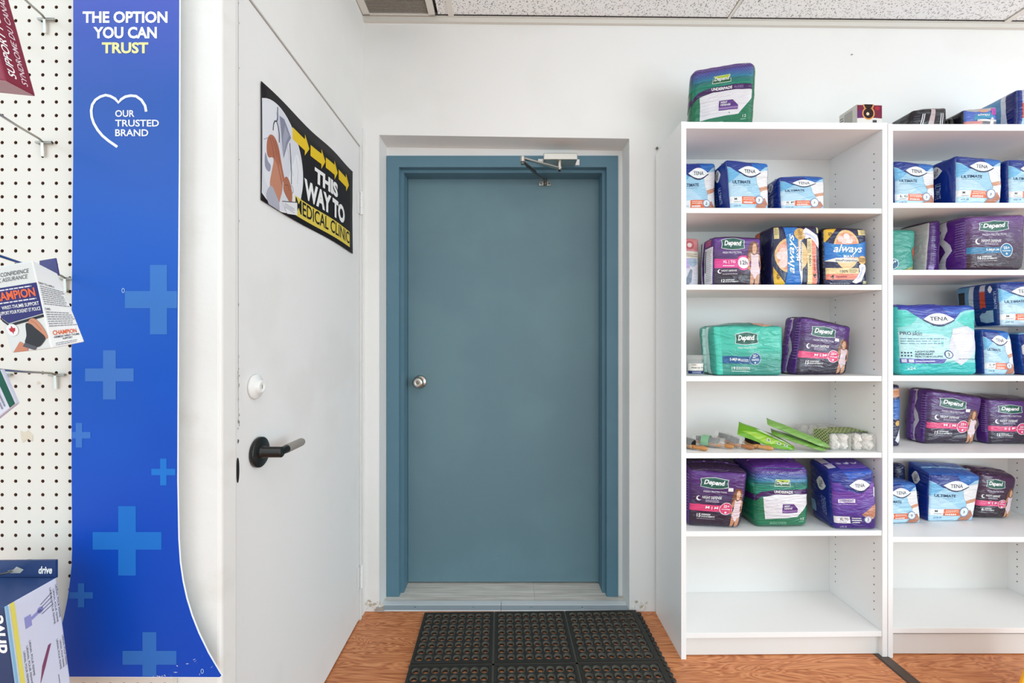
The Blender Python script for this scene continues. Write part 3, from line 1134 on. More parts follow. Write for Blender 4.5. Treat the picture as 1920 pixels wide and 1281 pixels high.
A.poly([(.135, .84), (.175, .85), (.235, .74), (.205, .66), (.165, .49)], '#8d90a6', 3.5)
A.poly([(.18, .80), (.215, .74), (.19, .66), (.165, .52), (.16, .66)], '#a9acbf', 3.7)
A.poly([(.135, .84), (.165, .49), (.15, .55), (.105, .85)], '#d3d5e3', 4)
A.blob([(.20, .3), (.245, .5), (.29, .64), (.335, .54), (.34, .40), (.32, .22), (.27, .14), (.22, .2)], '#f4f5fb', 3.6)
A.line([(.01, .52), (.04, .56), (.06, .5)], .008, '#b9bccd', 4)
A.line([(.20, .62), (.23, .50), (.25, .40)], .008, '#c6c8d8', 4.5)
A.line([(.28, .6), (.30, .48), (.29, .36)], .006, '#c6c8d8', 4.5)
A.line([(.120, .90), (.118, .80), (.110, .765), (.095, .755), (.085, .72), (.080, .66)], .012, '#3b3f4b', 5)
A.line([(.110, .765), (.122, .73), (.130, .68), (.130, .60)], .013, '#3b3f4b', 5)
A.line([(.222, .68), (.230, .55), (.233, .42), (.232, .31)], .012, '#3b3f4b', 5)
A.ell(.232, .265, .020, '#b9bcc8', 5)
A.ell(.232, .265, .012, '#f4f5fb', 6)
# sleeve, forearm and the two clasped hands
A.blob([(.045, .14), (.03, .06), (.06, -.02), (.12, -.02), (.125, .06), (.10, .12), (.07, .17)], '#b9bac8', 7)
A.blob([(.055, .17), (.065, .28), (.080, .38), (.085, .44), (.12, .43), (.145, .38), (.155, .30), (.150, .2), (.135, .12), (.115, .04), (.09, .08)], '#cf8f74', 6.5)
A.blob([(.03, .46), (.035, .54), (.055, .60), (.085, .615), (.11, .585), (.128, .53), (.140, .46), (.155, .38), (.172, .30), (.168, .27), (.158, .28), (.140, .36), (.125, .41), (.128, .36), (.150, .27), (.146, .24), (.132, .29), (.112, .38), (.095, .41), (.07, .42), (.05, .40), (.035, .41)], '#b97359', 7)
A.line([(.07, .59), (.095, .53), (.108, .46)], .007, '#8e5040', 8)
A.line([(.095, .59), (.115, .52), (.132, .42)], .007, '#8e5040', 8)
A.line([(.055, .58), (.075, .50), (.085, .43)], .007, '#8e5040', 8)
A.blob([(.165, .29), (.18, .34), (.205, .34), (.232, .27), (.238, .19), (.225, .13), (.20, .15), (.175, .18), (.160, .22)], '#b9755a', 6.6)
A.line([(.172, .26), (.20, .28), (.215, .24)], .007, '#8e5040', 7.5)
A.blob([(.02, .42), (.04, .36), (.06, .34), (.05, .28), (.02, .30)], '#9fa1b8', 6)
A.poly([(.15, .10), (.285, .18), (.285, .06), (.19, .015)], '#f6f6f8', 8)
A.line([(.15, .10), (.285, .18)], .008, '#54565f', 8.5)
A.lines(.17, .055, .26, .105, 4, '#9aa0b4', 9)
for s0, s1 in ((.16, .2635), (.271, .378), (.382, .487), (.497, .603)):
    a, b = s0 / .644, s1 / .644
    m_ = a + (b - a) * .72
    y_ = .80 - .03 * (s0 - .16)
    A.poly([(a, y_ - .055), (m_, y_ - .055), (m_, y_ - .105), (b, y_), (m_, y_ + .105), (m_, y_ + .055), (a, y_ + .055)], '#f4cf26', 4)
A.text('THIS', .301 / .644, .505, .487 / .644, .665, '#ffffff', 5, 0, .05)
A.text('WAY TO', .232 / .644, .27, .554 / .644, .475, '#ffffff', 5, 0, .05)
A.rect(.171 / .644, .05, .606 / .644, .235, '#efd75a', 5)
A.text('MEDICAL CLINIC', .174 / .644, .085, .602 / .644, .225, '#17151a', 7, 0, .015)
A.put(mb, sign_map, [k / NN for k in range(NN + 1)], .0005, .00012)
mb.build('printed_sheet', sg)

# ================================================================= PERFORATED BOARD, BANNER, HOOKS
YP = .800
PITCH = .0254
hx0, hz0 = -.823, 1.8145


def pegboard():
    m = MB()
    w = M('#d8d3cb', 'satin')
    br = M('#6b4a3c', 'rough')
    x1 = hx0 + PITCH * 7.5
    nx = 26
    kz0, kz1 = -10, 62
    n = 10
    vs, fs, fb = [], [], []
    for i in range(nx):
        for k in range(kz0, kz1):
            cx, cz = x1 - PITCH * (i + .5), hz0 - PITCH * k
            if cz < .25 or cz > 2.1:
                continue
            o = len(vs)
            hp = PITCH / 2
            for j in range(n):
                t = 2 * math.pi * (j + .5) / n
                ct, st = math.cos(t), math.sin(t)
                s_ = hp / max(abs(ct), abs(st))
                vs.append((cx + ct * s_, YP, cz + st * s_))
            for j in range(n):
                t = 2 * math.pi * (j + .5) / n
                vs.append((cx + math.cos(t) * .0033, YP, cz + math.sin(t) * .0033))
            for j in range(n):
                t = 2 * math.pi * (j + .5) / n
                vs.append((cx + math.cos(t) * .0033, YP + .005, cz + math.sin(t) * .0033))
            # square corners
            for sx, sz in ((1, 1), (-1, 1), (-1, -1), (1, -1)):
                vs.append((cx + hp * sx, YP, cz + hp * sz))
            for j in range(n):
                j2 = (j + 1) % n
                fs.append((o + j, o + n + j, o + n + j2, o + j2))
                fb.append((o + n + j, o + 2 * n + j, o + 2 * n + j2, o + n + j2))
                a, b = vs[o + j], vs[o + j2]
                if abs(a[0] - b[0]) > 1e-6 and abs(a[2] - b[2]) > 1e-6:
                    mx = (a[0] + b[0]) / 2 > cx
                    mz = (a[2] + b[2]) / 2 > cz
                    c = {(True, True): 0, (False, True): 1, (False, False): 2, (True, False): 3}[(mx, mz)]
                    fs.append((o + j, o + j2, o + 3 * n + c))
    m.add(vs, fs, w)
    m.add(vs, fb, br)
    xa = x1 - PITCH * nx
    zt = max(v[2] for v in vs)
    zb = min(v[2] for v in vs)
    m.box((xa, YP + .0075, zb), (x1, YP + .011, zt), M('#4a342a', 'rough'))
    m.box((x1, YP, zb), (x1 + .002, YP + .011, zt), w)
    m.box((xa, YP, zt), (x1, YP + .011, zt + .002), w)
    m.box((xa, YP, zb - .002), (x1, YP + .011, zb), w)
    return m


mb = pegboard()
# torn tape marks left on the board
for (x, y, w, h_) in ((50, 818, 23, 20), (72, 718, 6, 5)):
    c = P(x, y, YP - .0004)
    s_ = YP / FPX
    mb.prism([(c.x - w * .5 * s_, c.z + h_ * .5 * s_), (c.x - w * .2 * s_, c.z + h_ * .35 * s_), (c.x + w * .1 * s_, c.z + h_ * .55 * s_), (c.x + w * .5 * s_, c.z + h_ * .1 * s_), (c.x + w * .48 * s_, c.z - h_ * .5 * s_), (c.x + w * .1 * s_, c.z - h_ * .25 * s_), (c.x - w * .3 * s_, c.z - h_ * .6 * s_), (c.x - w * .45 * s_, c.z - h_ * .2 * s_)], YP - .0006, YP - .0001, M('#cfc3b0', 'rough'))
o = mb.build('pegboard', origin=(-.95, YP, .25))
tag(o, 'white perforated hardboard panel on the left, full of small round holes', 'pegboard')

# tall blue sign with flared foot
bs = thing('hanging_banner', P(234, 1270, .79), 'tall blue sign with pale crosses and a flared foot, reading the option you can trust', 'banner')
YBN = .788
out = [(137, -60), (137, 300), (134, 600), (134, 900), (135, 985), (135, 1030), (134, 1060), (131, 1090), (127, 1120), (120, 1155), (108, 1200), (90, 1245), (78, 1270),
       (413, 1271), (416, 1268), (412, 1262), (391, 1225), (373, 1188), (360, 1155), (350, 1122), (343, 1090), (338, 1055), (335, 1010), (333, 900), (334, 600), (336, 300), (337, -60)]
mb = MB()
pl = [P(x, y, YBN) for x, y in out]
mb.prism([(p.x, p.z) for p in pl], YBN, YBN + .0025, M('#e9eef5', 'satin'))
mb.build('backing_board', bs)
mb = MB()
cx_, cz_ = sum(p.x for p in pl) / len(pl), 0
pin = []
for (x, y) in out:
    x2 = x + (.8 if x < 200 else -.8)
    y2 = y - (1.5 if y > 1240 else 0)
    p = P(x2, y2, YBN)
    pin.append((p.x, p.z))
mb.prism(pin, YBN - .0006, YBN, MATS['banner'])
bz0, bz1 = P(0, 1281, YBN).z, P(0, -60, YBN).z


def bmap(u, v, o):   # artwork given in photo pixels of the flat sign
    p = P(u * 1000, 1281 - v * 1000, YBN)
    return Vector((p.x, YBN - .0006 - o, p.z))


A = Art(1, 'print')


def bt(t, x0, y0, x1, y1, c, bold):
    A.text(t, x0 / 1000, (1281 - y1) / 1000, x1 / 1000, (1281 - y0) / 1000, c, 3, 0, bold)


bt('THE OPTION', 156, 22, 315, 44, '#ffffff', .035)
bt('YOU CAN', 176, 51, 295, 73, '#ffffff', .035)
bt('TRUST', 192, 80, 279, 101, '#f6f0a4', .035)
bt('OUR', 217, 207, 253, 220, '#f2f6ff', .02)
bt('TRUSTED', 217, 225, 299, 238, '#f2f6ff', .02)
bt('BRAND', 217, 243, 279, 256, '#f2f6ff', .02)


def bpoly(pts, c, L=1):
    A.poly([(x / 1000, (1281 - y) / 1000) for x, y in pts], c, L)


# open heart outline
hp_ = [(275, 210), (273, 199), (266, 188), (256, 181), (246, 180), (236, 182), (228, 187), (223, 193), (217, 186), (208, 181), (199, 179), (189, 182), (180, 188), (174, 197), (172, 208), (173, 220), (177, 232), (184, 244), (193, 255), (205, 265), (221, 276)]
side = [[], []]
for i, p_ in enumerate(hp_):
    a, b = Vector(hp_[max(i - 1, 0)]), Vector(hp_[min(i + 1, len(hp_) - 1)])
    d = (b - a).normalized()
    for k, sg_ in enumerate((-1, 1)):
        side[k].append((p_[0] - d.y * sg_ * 2.5, p_[1] + d.x * sg_ * 2.5))
for i in range(len(hp_) - 1):
    bpoly([side[0][i], side[0][i + 1], side[1][i + 1], side[1][i]], '#f2f6ff', 3)
for x, y, w, h_, t, c, clipl, clipr in ((298, 562, 126, 130, 32, '#3a78c8', 0, 333), (206, 703, 91, 92, 24, '#4077c8', 0, 999), (149, 816, 43, 46, 12, '#3b74c9', 136, 999), (307, 885, 45, 50, 12, '#1676d2', 0, 331),
                                         (239, 1014, 129, 130, 33, '#1470cc', 0, 999), (153, 1116, 44, 45, 12, '#2a6fc8', 131, 999), (281, 1233, 101, 96, 26, '#2f6fc3', 0, 999)):
    x0, x1 = max(x - w / 2, clipl), min(x + w / 2, clipr)
    yb_ = min(y + h_ / 2, 1268)
    bpoly([(x0, y - t / 2), (x1, y - t / 2), (x1, y + t / 2), (x0, y + t / 2)], c, 1)
    bpoly([(x - t / 2, y - h_ / 2), (x + t / 2, y - h_ / 2), (x + t / 2, y - t / 2), (x - t / 2, y - t / 2)], c, 1)
    bpoly([(x - t / 2, y + t / 2), (x + t / 2, y + t / 2), (x + t / 2, yb_), (x - t / 2, yb_)], c, 1)
rn = random.Random(3)
for x, y in ((300, 1268), (310, 1266), (318, 1264), (330, 1260), (333, 1248), (352, 1244), (365, 1236), (370, 1242), (380, 1230), (375, 1264), (322, 1266), (288, 1268), (296, 1267), (305, 1267), (367, 1239), (398, 1250)):
    a = rn.uniform(0, 3.1)
    l = rn.uniform(2, 5)
    bpoly([(x - l * math.cos(a), y - l * math.sin(a) * .6), (x + .6, y - .6), (x + l * math.cos(a), y + l * math.sin(a) * .6), (x - .4, y + .8)], '#dfe8f4', 3)
for (x, y, r_) in ((380, 1258, 4), (232, 545, 4)):
    for k in range(10):
        a0, a1 = 2 * math.pi * k / 10, 2 * math.pi * (k + 1) / 10
        bpoly([(x + r_ * .75 * math.cos(a0), y + r_ * 1.2 * math.sin(a0)), (x + r_ * .75 * math.cos(a1), y + r_ * 1.2 * math.sin(a1)), (x + r_ * .45 * math.cos(a1), y + r_ * .85 * math.sin(a1)), (x + r_ * .45 * math.cos(a0), y + r_ * .85 * math.sin(a0))], '#9fc3ee', 4)
A.put(mb, bmap, [.2, .4, .6, .8], .0002, .0001)
mb.build('printed_face', bs)

CHR = M('#a8a49c', 'metal')


def hook(px, py, tipx, tipy, tipY, label, flat=False, length=None):
    c = P(px, py, YP)
    t = thing('display_hook', (c.x, YP, c.z), label, 'hook', 'wire hooks on the perforated board')
    m = MB()
    y = YP - .004
    m.cyl((c.x - .014, y, c.z), (c.x + .016, y, c.z), .0024, CHR, n=10)
    m.cyl((c.x + .0125, y, c.z), (c.x + .0125, YP + .006, c.z), .0022, CHR, n=10)
    m.cyl((c.x - .0125, y, c.z), (c.x - .0125, YP + .006, c.z), .0022, CHR, n=10)
    m.hexa([(c.x - .0035, y - .001, c.z - .026), (c.x + .0015, y - .001, c.z - .026), (c.x + .0015, y + .002, c.z - .026), (c.x - .0035, y + .002, c.z - .026),
            (c.x - .0035, y - .002, c.z), (c.x + .0015, y - .002, c.z), (c.x + .0015, y + .001, c.z), (c.x - .0035, y + .001, c.z)], M('#d6d3cc', 'metal'))
    m.build('wall_bracket', t)
    m = MB()
    b = P(tipx, tipy, tipY)
    a = Vector((c.x - .001, y - .002, c.z + .001))
    m.tube([a, a.lerp(b, .06) + Vector((0, 0, .002)), a.lerp(b, .5), b, b + (b - a).normalized() * .02 + Vector((0, 0, .012))], .0021, CHR, 10)
    m.build('wire_arm', t)
    return t


hook(90, 39, 22, -25, .70, 'chrome wire hook at the very top of the perforated board, empty')
hook(86, 269, -24, 200, .64, 'chrome wire hook level with the heart emblem, empty, second from the top')
hook(128, 523, -30, 470, .56, 'chrome wire hook carrying the white wrist support box')
hook(110, 703, -40, 690, .62, 'chrome wire hook below the wrist support box, near the blue sign')
hook(10, 703, -60, 740, .55, 'chrome wire hook carrying the small white carton at the left edge')
hook(60, 1062, -30, 1085, .63, 'chrome wire hook carrying the navy blue carton at the bottom left')
hook(-20, 45, -120, -30, .5, 'chrome wire hook carrying the dark red carton at the top left corner')


def boxpack(name, cs, cols, label, cat, arts, kind='card', r=.0015, group=None, amp=0):
    pk = Pack(cs, r=r, bf=0, bs=0, bt=0, amp=amp)
    m = MB()
    pk.body(m, cols, kind)
    for face, A_ in arts:
        A_.put(m, pk.face(face), CUTS, .0003, .0001)
    t = thing(name, (sum((c.x for c in pk.c[:2])) / 2, pk.c[0].y, min(c.z for c in pk.c)), label, cat, group)
    m.build('carton', t)
    return t, pk


# dark red carton, top left
cs = [P(-110, 140, .50), P(11, 152, .50), P(-73, -150, .50), P(-194, -160, .50)]
bk = [c + Vector((.002, .030, -.001)) for c in cs]
A = Art(.15, 'print')
A.text('SUPPORT POUR POIGNET', .16, .05, .42, .86, '#f6eef0', 2, .1, .015, 90)
A.text('SYNDROME DU CANAL CARPIEN', .58, .04, .78, .84, '#e8d2da', 2, .1, .005, 90)
boxpack('wrist_support_carton', cs + bk, ['#8c1238', '#8c1238', '#7d0c31', '#8c1238', '#8c1238', '#c9a7b0'], 'dark red carton with white lettering hanging in the top left corner', 'carton', [('R', A)])

# white wrist support carton with picture
cs = [P(22, 662, .565), P(96, 654, .545), P(60, 488, .545), P(-27, 503, .565)]
bk = [P(85, 650, .60), P(159, 641, .585), P(108, 513, .585), P(24, 508, .60)]
A = Art(.5, 'print')
A.poly([(0, .42), (0, .75), (1.0, .75), (1.0, .40), (.15, .34)], '#26256f', 1)
A.poly([(0, .41), (.15, .33), (1.0, .39), (1, .36), (.15, .30), (0, .38)], '#1b1a22', 1)
A.text('CHAMPION', -.15, .60, .93, .70, '#f06a35', 3, 0, .03)
A.lines(.02, .705, .9, .735, 1, '#e8e6f2', 2)
A.lines(.02, .56, .95, .59, 1, '#e8e6f2', 2)
A.text('WRIST-THUMB SUPPORT', .1, .50, .96, .54, '#ffffff', 3, 0, .01)
A.text('SUPPORT POUR POIGNET ET POUCE', 0, .44, .97, .48, '#ffffff', 3, 0, .01)
A.text('WITH CONFIDENCE', .0, .87, .9, .915, '#3a3a40', 3, .3, 0)
A.text('AVEC ASSURANCE', .0, .81, .85, .855, '#5a5a60', 3, .3, 0)
A.poly([(.05, .0), (.30, .12), (.48, .05), (.42, 0)], '#cf8768', 2)
A.blob([(.60, .30), (.66, .35), (.76, .36), (.86, .31), (.95, .22), (.99, .14), (.93, .12), (.84, .20), (.76, .24), (.70, .29)], '#d18f70', 2)
A.line([(.68, .345), (.78, .30), (.88, .22)], .006, '#a8674c', 2.5)
A.blob([(.55, .31), (.66, .30), (.73, .26), (.80, .22), (.93, .14), (.88, .09), (.72, .035), (.55, .06), (.42, .1), (.50, .18)], '#26242a', 3)
A.poly([(.42, .1), (.68, .04), (.62, -.0), (.34, .06)], '#55535c', 4)
A.ell(.2, .26, .14, '#f4f2f2', 2)
A.poly([(.2, .31), (.23, .28), (.28, .28), (.26, .245), (.22, .235), (.2, .21), (.18, .235), (.14, .245), (.12, .28), (.17, .28)], '#c22030', 3)
B = Art(.45, 'print')
B.text('EASY TO APPLY:', .06, .74, .62, .765, '#2a2a30', 2, 0, .01)
B.lines(.08, .5, .97, .73, 9, '#8f8f98', 2, .4, 4)
B.text('CARE:', .07, .44, .25, .465, '#2a2a30', 2, 0, .01)
B.lines(.08, .24, .97, .43, 7, '#8f8f98', 2, .4, 6)
B.text('CHAMPION', .14, .145, .88, .20, '#e8672f', 2, .15, .02)
B.text('AIRMESH WRIST-THUMB', .14, .11, .92, .135, '#2a2a40', 2, 0, .01)
B.text('SUPPORT', .38, .08, .68, .103, '#2a2a40', 2, 0, .01)
B.lines(.15, .02, .85, .06, 2, '#8f8f98', 2, .4, 9)
t, pk = boxpack('wrist_support_carton', cs + bk, ['#e2e3e0', '#f0f0f0', '#f2f2f2', '#f4f4f4', '#f0f0f0', '#dddddd'], 'white carton picturing a black wrist brace, hanging before the perforated board', 'carton', [('F', A), ('R', B)])
m = MB()
q = [P(74, 520, .602), P(110, 515, .588), P(104, 484, .588), P(74, 489, .602)]
m.hexa(q + [p + Vector((0, .0015, 0)) for p in q], M('#2c2a78', 'card'))
m.build('hang_tab', t)

# small white carton, left edge
cs = [P(-24, 800, .60), P(-10, 800, .60), P(29, 757, .60), P(-20, 690, .60)]
cs = [P(-45, 790, .60), P(0, 781, .60), P(29, 757, .60), P(2, 706, .60)]
cs = [P(-70, 745, .60), P(-38, 811, .60), P(29, 757, .60), P(0, 692, .60)]
bk = [c + Vector((0, .006, 0)) for c in cs]
A = Art(.9, 'print')
A.rect(.0, .85, 1, 1, '#1e5c4c', 1)
A.lines(.4, .5, .9, .8, 4, '#8f8fa0', 2)
boxpack('small_carton', cs + bk, ['#dcdcec', '#dcdcec', '#dcdcec', '#dcdcec', '#dcdcec', '#dcdcec'], 'small pale lilac carton tilted at the left edge, below the wrist support box', 'carton', [('F', A)])

# navy carton, bottom left
nt, bt_ = [P(-120, 1138, .645), P(8, 1138, .645)], [P(-45, 1083, .72), P(106, 1083, .72)]
dz_ = .25
lx = .034
cs = [nt[0] + Vector((lx, 0, -dz_)), nt[1] + Vector((lx, 0, -dz_)), nt[1], nt[0]]
bk = [bt_[0] + Vector((lx, 0, -dz_)), bt_[1] + Vector((lx, 0, -dz_)), bt_[1], bt_[0]]
A = Art(.32, 'print')
A.rect(.0, 0, .06, 1, '#8fc0dd', 1)
A.rect(.09, 0, .17, 1, '#ecdf66', 1)
A.poly([(.30, .80), (.42, .80), (.42, .87), (.30, .87)], '#9a9ad0', 2)
A.line([(.42, .84), (.62, .86)], .02, '#9a9ad0', 2)
A.ell(.6, .86, .06, '#8f90c8', 2)
for k in range(4):
    A.line([(.62, .83 + .02 * k), (.86, .85 + .025 * k)], .004, '#4a4a70', 3)
A.poly([(.42, .42), (.55, .5), (.72, .62), (.66, .62), (.5, .52)], '#8a4a6a', 2)
A.line([(.42, .42), (.34, .38)], .008, '#6a3a52', 2)
for x, y0, y1 in ((.84, .72, .96), (.90, .72, .94), (.96, .74, .96), (.84, .42, .62), (.90, .42, .6), (.96, .42, .62), (.22, .48, .68), (.28, .46, .7), (.34, .5, .72)):
    A.text('URINAL POUR FEMME', x - .018, y0, x + .018, y1, '#4a4a55', 2, 0, 0, -90)
A.line([(.5, 0), (.5, .33)], .003, '#55555f', 2)
A.line([(.78, 0), (.78, .4)], .003, '#55555f', 2)
B = Art(.6, 'print')
B.text('URINAL POUR FEMME', .86, .12, .94, .52, '#e8ecf4', 2, 0, .01, 90)
B.text('drive', .78, .72, .97, .95, '#ffffff', 2, 0, .03, 90)
t, pk = boxpack('toileting_aid_carton', cs + bk, ['#173263', '#e4e4ee', '#dfe0ec', '#22427a', '#173263', '#173263'], 'navy blue and pale lilac carton hanging at the bottom left, with diagrams on its side', 'carton', [('R', A), ('F', B)])
m = MB()
fl = [P(-60, 1085, .722), P(104, 1084, .722), P(104, 1051, .722), P(-60, 1053, .722)]
m.hexa(fl + [p + Vector((0, .004, 0)) for p in fl], M('#1c3a70', 'card'))
A = Art(4, 'print')
A.text('drive', .81, .25, .965, .68, '#ffffff', 2, .2, .03)
A.poly([(.45, .3), (.6, .3), (.64, .5), (.56, .68), (.52, .5), (.46, .45)], '#b9b9b4', 2)


def flm(u, v, o):
    p = (fl[0] * (1 - u) + fl[1] * u) * (1 - v) + (fl[3] * (1 - u) + fl[2] * u) * v
    return p + Vector((0, -o, 0))


A.put(m, flm, [.5], .0003, .0001)
m.build('hang_flap', t)
# clear round disc showing above that carton
c = P(57, 1057, .745)
m = MB()
m.lathe(c, (0, -1, 0), [(0, 0), (0, .0085), (.0012, .009), (.0022, .0085), (.0022, .007), (.0012, .0065), (.0012, 0)], M('#c9bfae', 'clear'), 28)
tag(m.build('hook_cap'), 'clear round plastic disc peeping over the navy carton', 'hook cap')

# ================================================================= RUBBER MAT
mt = thing('rubber_mat', (.09, 1.50, 0), 'black rubber mat full of round holes, on the floor before the teal door', 'mat')
MX0, MY1, CELL = -.372, 1.876, .3085
NH = 8
m = MB()
rb = M('#2a2823', 'rubber')
rb2 = M('#57534b', 'rubber')
n = 14
vs, fs, fr_ = [], [], []
T_ = .012
for ci in range(3):
    for cj in range(3):
        x0 = MX0 + ci * CELL + .004
        y1 = MY1 - cj * CELL - .004
        cw = CELL - .008
        mg = .010
        step = (cw - 2 * mg) / NH
        # frame margin of the cell
        for a in ((x0, y1 - mg, x0 + cw, y1), (x0, y1 - cw, x0 + cw, y1 - cw + mg), (x0, y1 - cw + mg, x0 + mg, y1 - mg), (x0 + cw - mg, y1 - cw + mg, x0 + cw, y1 - mg)):
            m.box((a[0], a[1], .0005), (a[2], a[3], T_), rb)
        for i in range(NH):
            for j in range(NH):
                cx, cy = x0 + mg + step * (i + .5), y1 - mg - step * (j + .5)
                hp = step / 2
                o = len(vs)
                rad = ((None, T_), (.0158, T_ - .0022), (.0150, T_), (.0132, T_), (.0126, T_ - .0045), (.0100, T_ - .0055), (.0098, .0005))
                for ri, (r_, z) in enumerate(rad):
                    for k in range(n):
                        t = 2 * math.pi * (k + .5) / n
                        ct, st = math.cos(t), math.sin(t)
                        s_ = hp / max(abs(ct), abs(st)) if r_ is None else r_
                        vs.append((cx + ct * s_, cy + st * s_, z if ri else T_ - .002))
                o4 = len(vs)
                for sx, sy in ((1, 1), (-1, 1), (-1, -1), (1, -1)):
                    vs.append((cx + hp * sx, cy + hp * sy, T_ - .002))
                for ri in range(6):
                    for k in range(n):
                        k2 = (k + 1) % n
                        (fr_ if ri in (2, 3, 4) else fs).append((o + ri * n + k, o + ri * n + k2, o + (ri + 1) * n + k2, o + (ri + 1) * n + k))
                for k in range(n):
                    k2 = (k + 1) % n
                    a, b = vs[o + k], vs[o + k2]
                    if abs(a[0] - b[0]) > 1e-6 and abs(a[1] - b[1]) > 1e-6:
                        c = {(True, True): 0, (False, True): 1, (False, False): 2, (True, False): 3}[((a[0] + b[0]) / 2 > cx, (a[1] + b[1]) / 2 > cy)]
                        fs.append((o + k, o + k2, o4 + c))
m.add(vs, fs, rb)
m.add(vs, fr_, rb2)
# paler joints between squares
for k in (1, 2):
    m.box((MX0 + k * CELL - .0042, MY1 - 3 * CELL, .0005), (MX0 + k * CELL + .0042, MY1, T_ - .004), M('#5c5850', 'rubber'))
    m.box((MX0, MY1 - k * CELL - .0042, .0005), (MX0 + 3 * CELL, MY1 - k * CELL + .0042, T_ - .004), M('#5c5850', 'rubber'))


def mrot(v):
    a = R(1.1)
    x, y = v.x - MX0, v.y - MY1
    return (MX0 + x * math.cos(a) - y * math.sin(a), MY1 + x * math.sin(a) + y * math.cos(a) - .006, v.z)


m.build('perforated_sheet', mt, fn=mrot)
m = MB()
xr = MX0 + 3 * CELL
m.box((xr - .004, MY1 - 3 * CELL, .0005), (xr + .006, MY1 - .002, T_ - .002), rb)
k = 0
y = MY1 - .022
while y > MY1 - 3 * CELL:
    m.lathe((xr + .016, y, .0005), (0, 0, 1), [(0, .0095), (T_ - .004, .0095), (T_ - .0025, .0075), (T_ - .0025, 0)], rb, 16)
    m.box((xr + .004, y - .004, .0005), (xr + .012, y + .004, T_ - .003), rb)
    y -= .0265
m.build('interlocking_edge', mt, fn=mrot)

# ================================================================= BOOKCASES
YF = 1.606


def bookcase(x0, x1, yfl, yfr, zt, shelves, name, label, holes=True, slope=()):
    t = thing(name, ((x0 + x1) / 2, (yfl + yfr) / 2 + .13, 0), label, 'bookcase', 'pair of white bookcases')
    dep, th = .278, .0185

    def fn(v):
        f = (v.x - x0) / (x1 - x0)
        return (v.x, v.y + yfl + (yfr - yfl) * f, v.z)

    def pt(nm, boxes, mat=LAM, bev=.0008):
        m_ = MB()
        for a, b in boxes:
            m_.box(a, b, mat)
        return m_.build(nm, t, bevel=bev, fn=fn)

    def side(xa, xb, inner):
        m_ = MB()
        m_.box((xa, 0, .0), (xb, dep, zt), LAM)
        s_ = 1 if inner > (xa + xb) / 2 else -1
        for yy in (.037, .232):
            z = .16
            while z < zt - .1:
                cx = inner + s_ * .0003
                m_.add([(cx, yy + .0026 * math.cos(a), z + .0026 * math.sin(a)) for a in [2 * math.pi * k / 10 for k in range(10)]], [tuple(range(10))], M('#3f3c38', 'rough'))
                z += .032
        return m_.build('side_panel', t, fn=fn)
    side(x0, x0 + th, x0 + th)
    side(x1 - th, x1, x1 - th)
    pt('top_panel', [((x0 + th, 0, zt - .026), (x1 - th, dep - .004, zt - .001))])
    pt('back_panel', [((x0 + th, dep - .012, .06), (x1 - th, dep - .008, zt - .02))], M('#e4e2df', 'lam'))
    pt('plinth', [((x0 + th, .018, .003), (x1 - th, .034, .078))], M('#e2e0dd', 'lam'))
    for zl, zr in shelves:
        m_ = MB()
        a, b = x0 + th + .0008, x1 - th - .0008
        y0, y1 = .002, dep - .0125
        m_.hexa([(a, y0, zl - .0195), (b, y0, zr - .0195), (b, y1, zr - .0195), (a, y1, zl - .0195), (a, y0, zl), (b, y0, zr), (b, y1, zr), (a, y1, zl)], LAM)
        m_.build('shelf', t, bevel=.0008, fn=fn)
    return t


SA, SB, SC_, SD, SE, SF = 1.6985, 1.4095, 1.0645, .7745, .4800, .0965
BX0, BX1 = .6485, 1.4300
bookcase(BX0, BX1, 1.604, 1.612, 2.0225, [(SA, SA), (SB, SB), (SC_, SC_), (SD, SD), (SE, SE), (SF, SF + .002)], 'bookcase', 'tall white bookcase nearest the teal door, bottom compartment empty')
KX0, KX1 = 1.4325, 2.2150
TA, TB, TC, TD, TE, TF = 1.7200, 1.4660, 1.0650, .7730, .4555, .1110
bookcase(KX0, KX1, 1.6115, 1.6115, 2.0175, [(TA, TA), (TB, TB), (TC, TC), (TD, TD), (TE, TE), (TF, TF)], 'bookcase', 'tall white bookcase at the right edge of the photo, cut by the frame')
# chipped piece on the wall at the bookcase corner
m = MB()
m.cyl(P(1232, 278, 1.882), P(1232, 278, 1.8915), .006, M('#6b665e', 'rough'), n=8)
m.cyl(P(1598, 102, 1.887), P(1598, 102, 1.8915), .0025, M('#8b867c', 'rough'), n=8)
tag(m.build('trim_6'), kind='structure')

# ================================================================= PACKAGES ON THE SHELVES
LB, DB = '#a6d4ef', '#17358f'
PU, PD = '#5b2f86', '#3a2350'
_seed = [0]


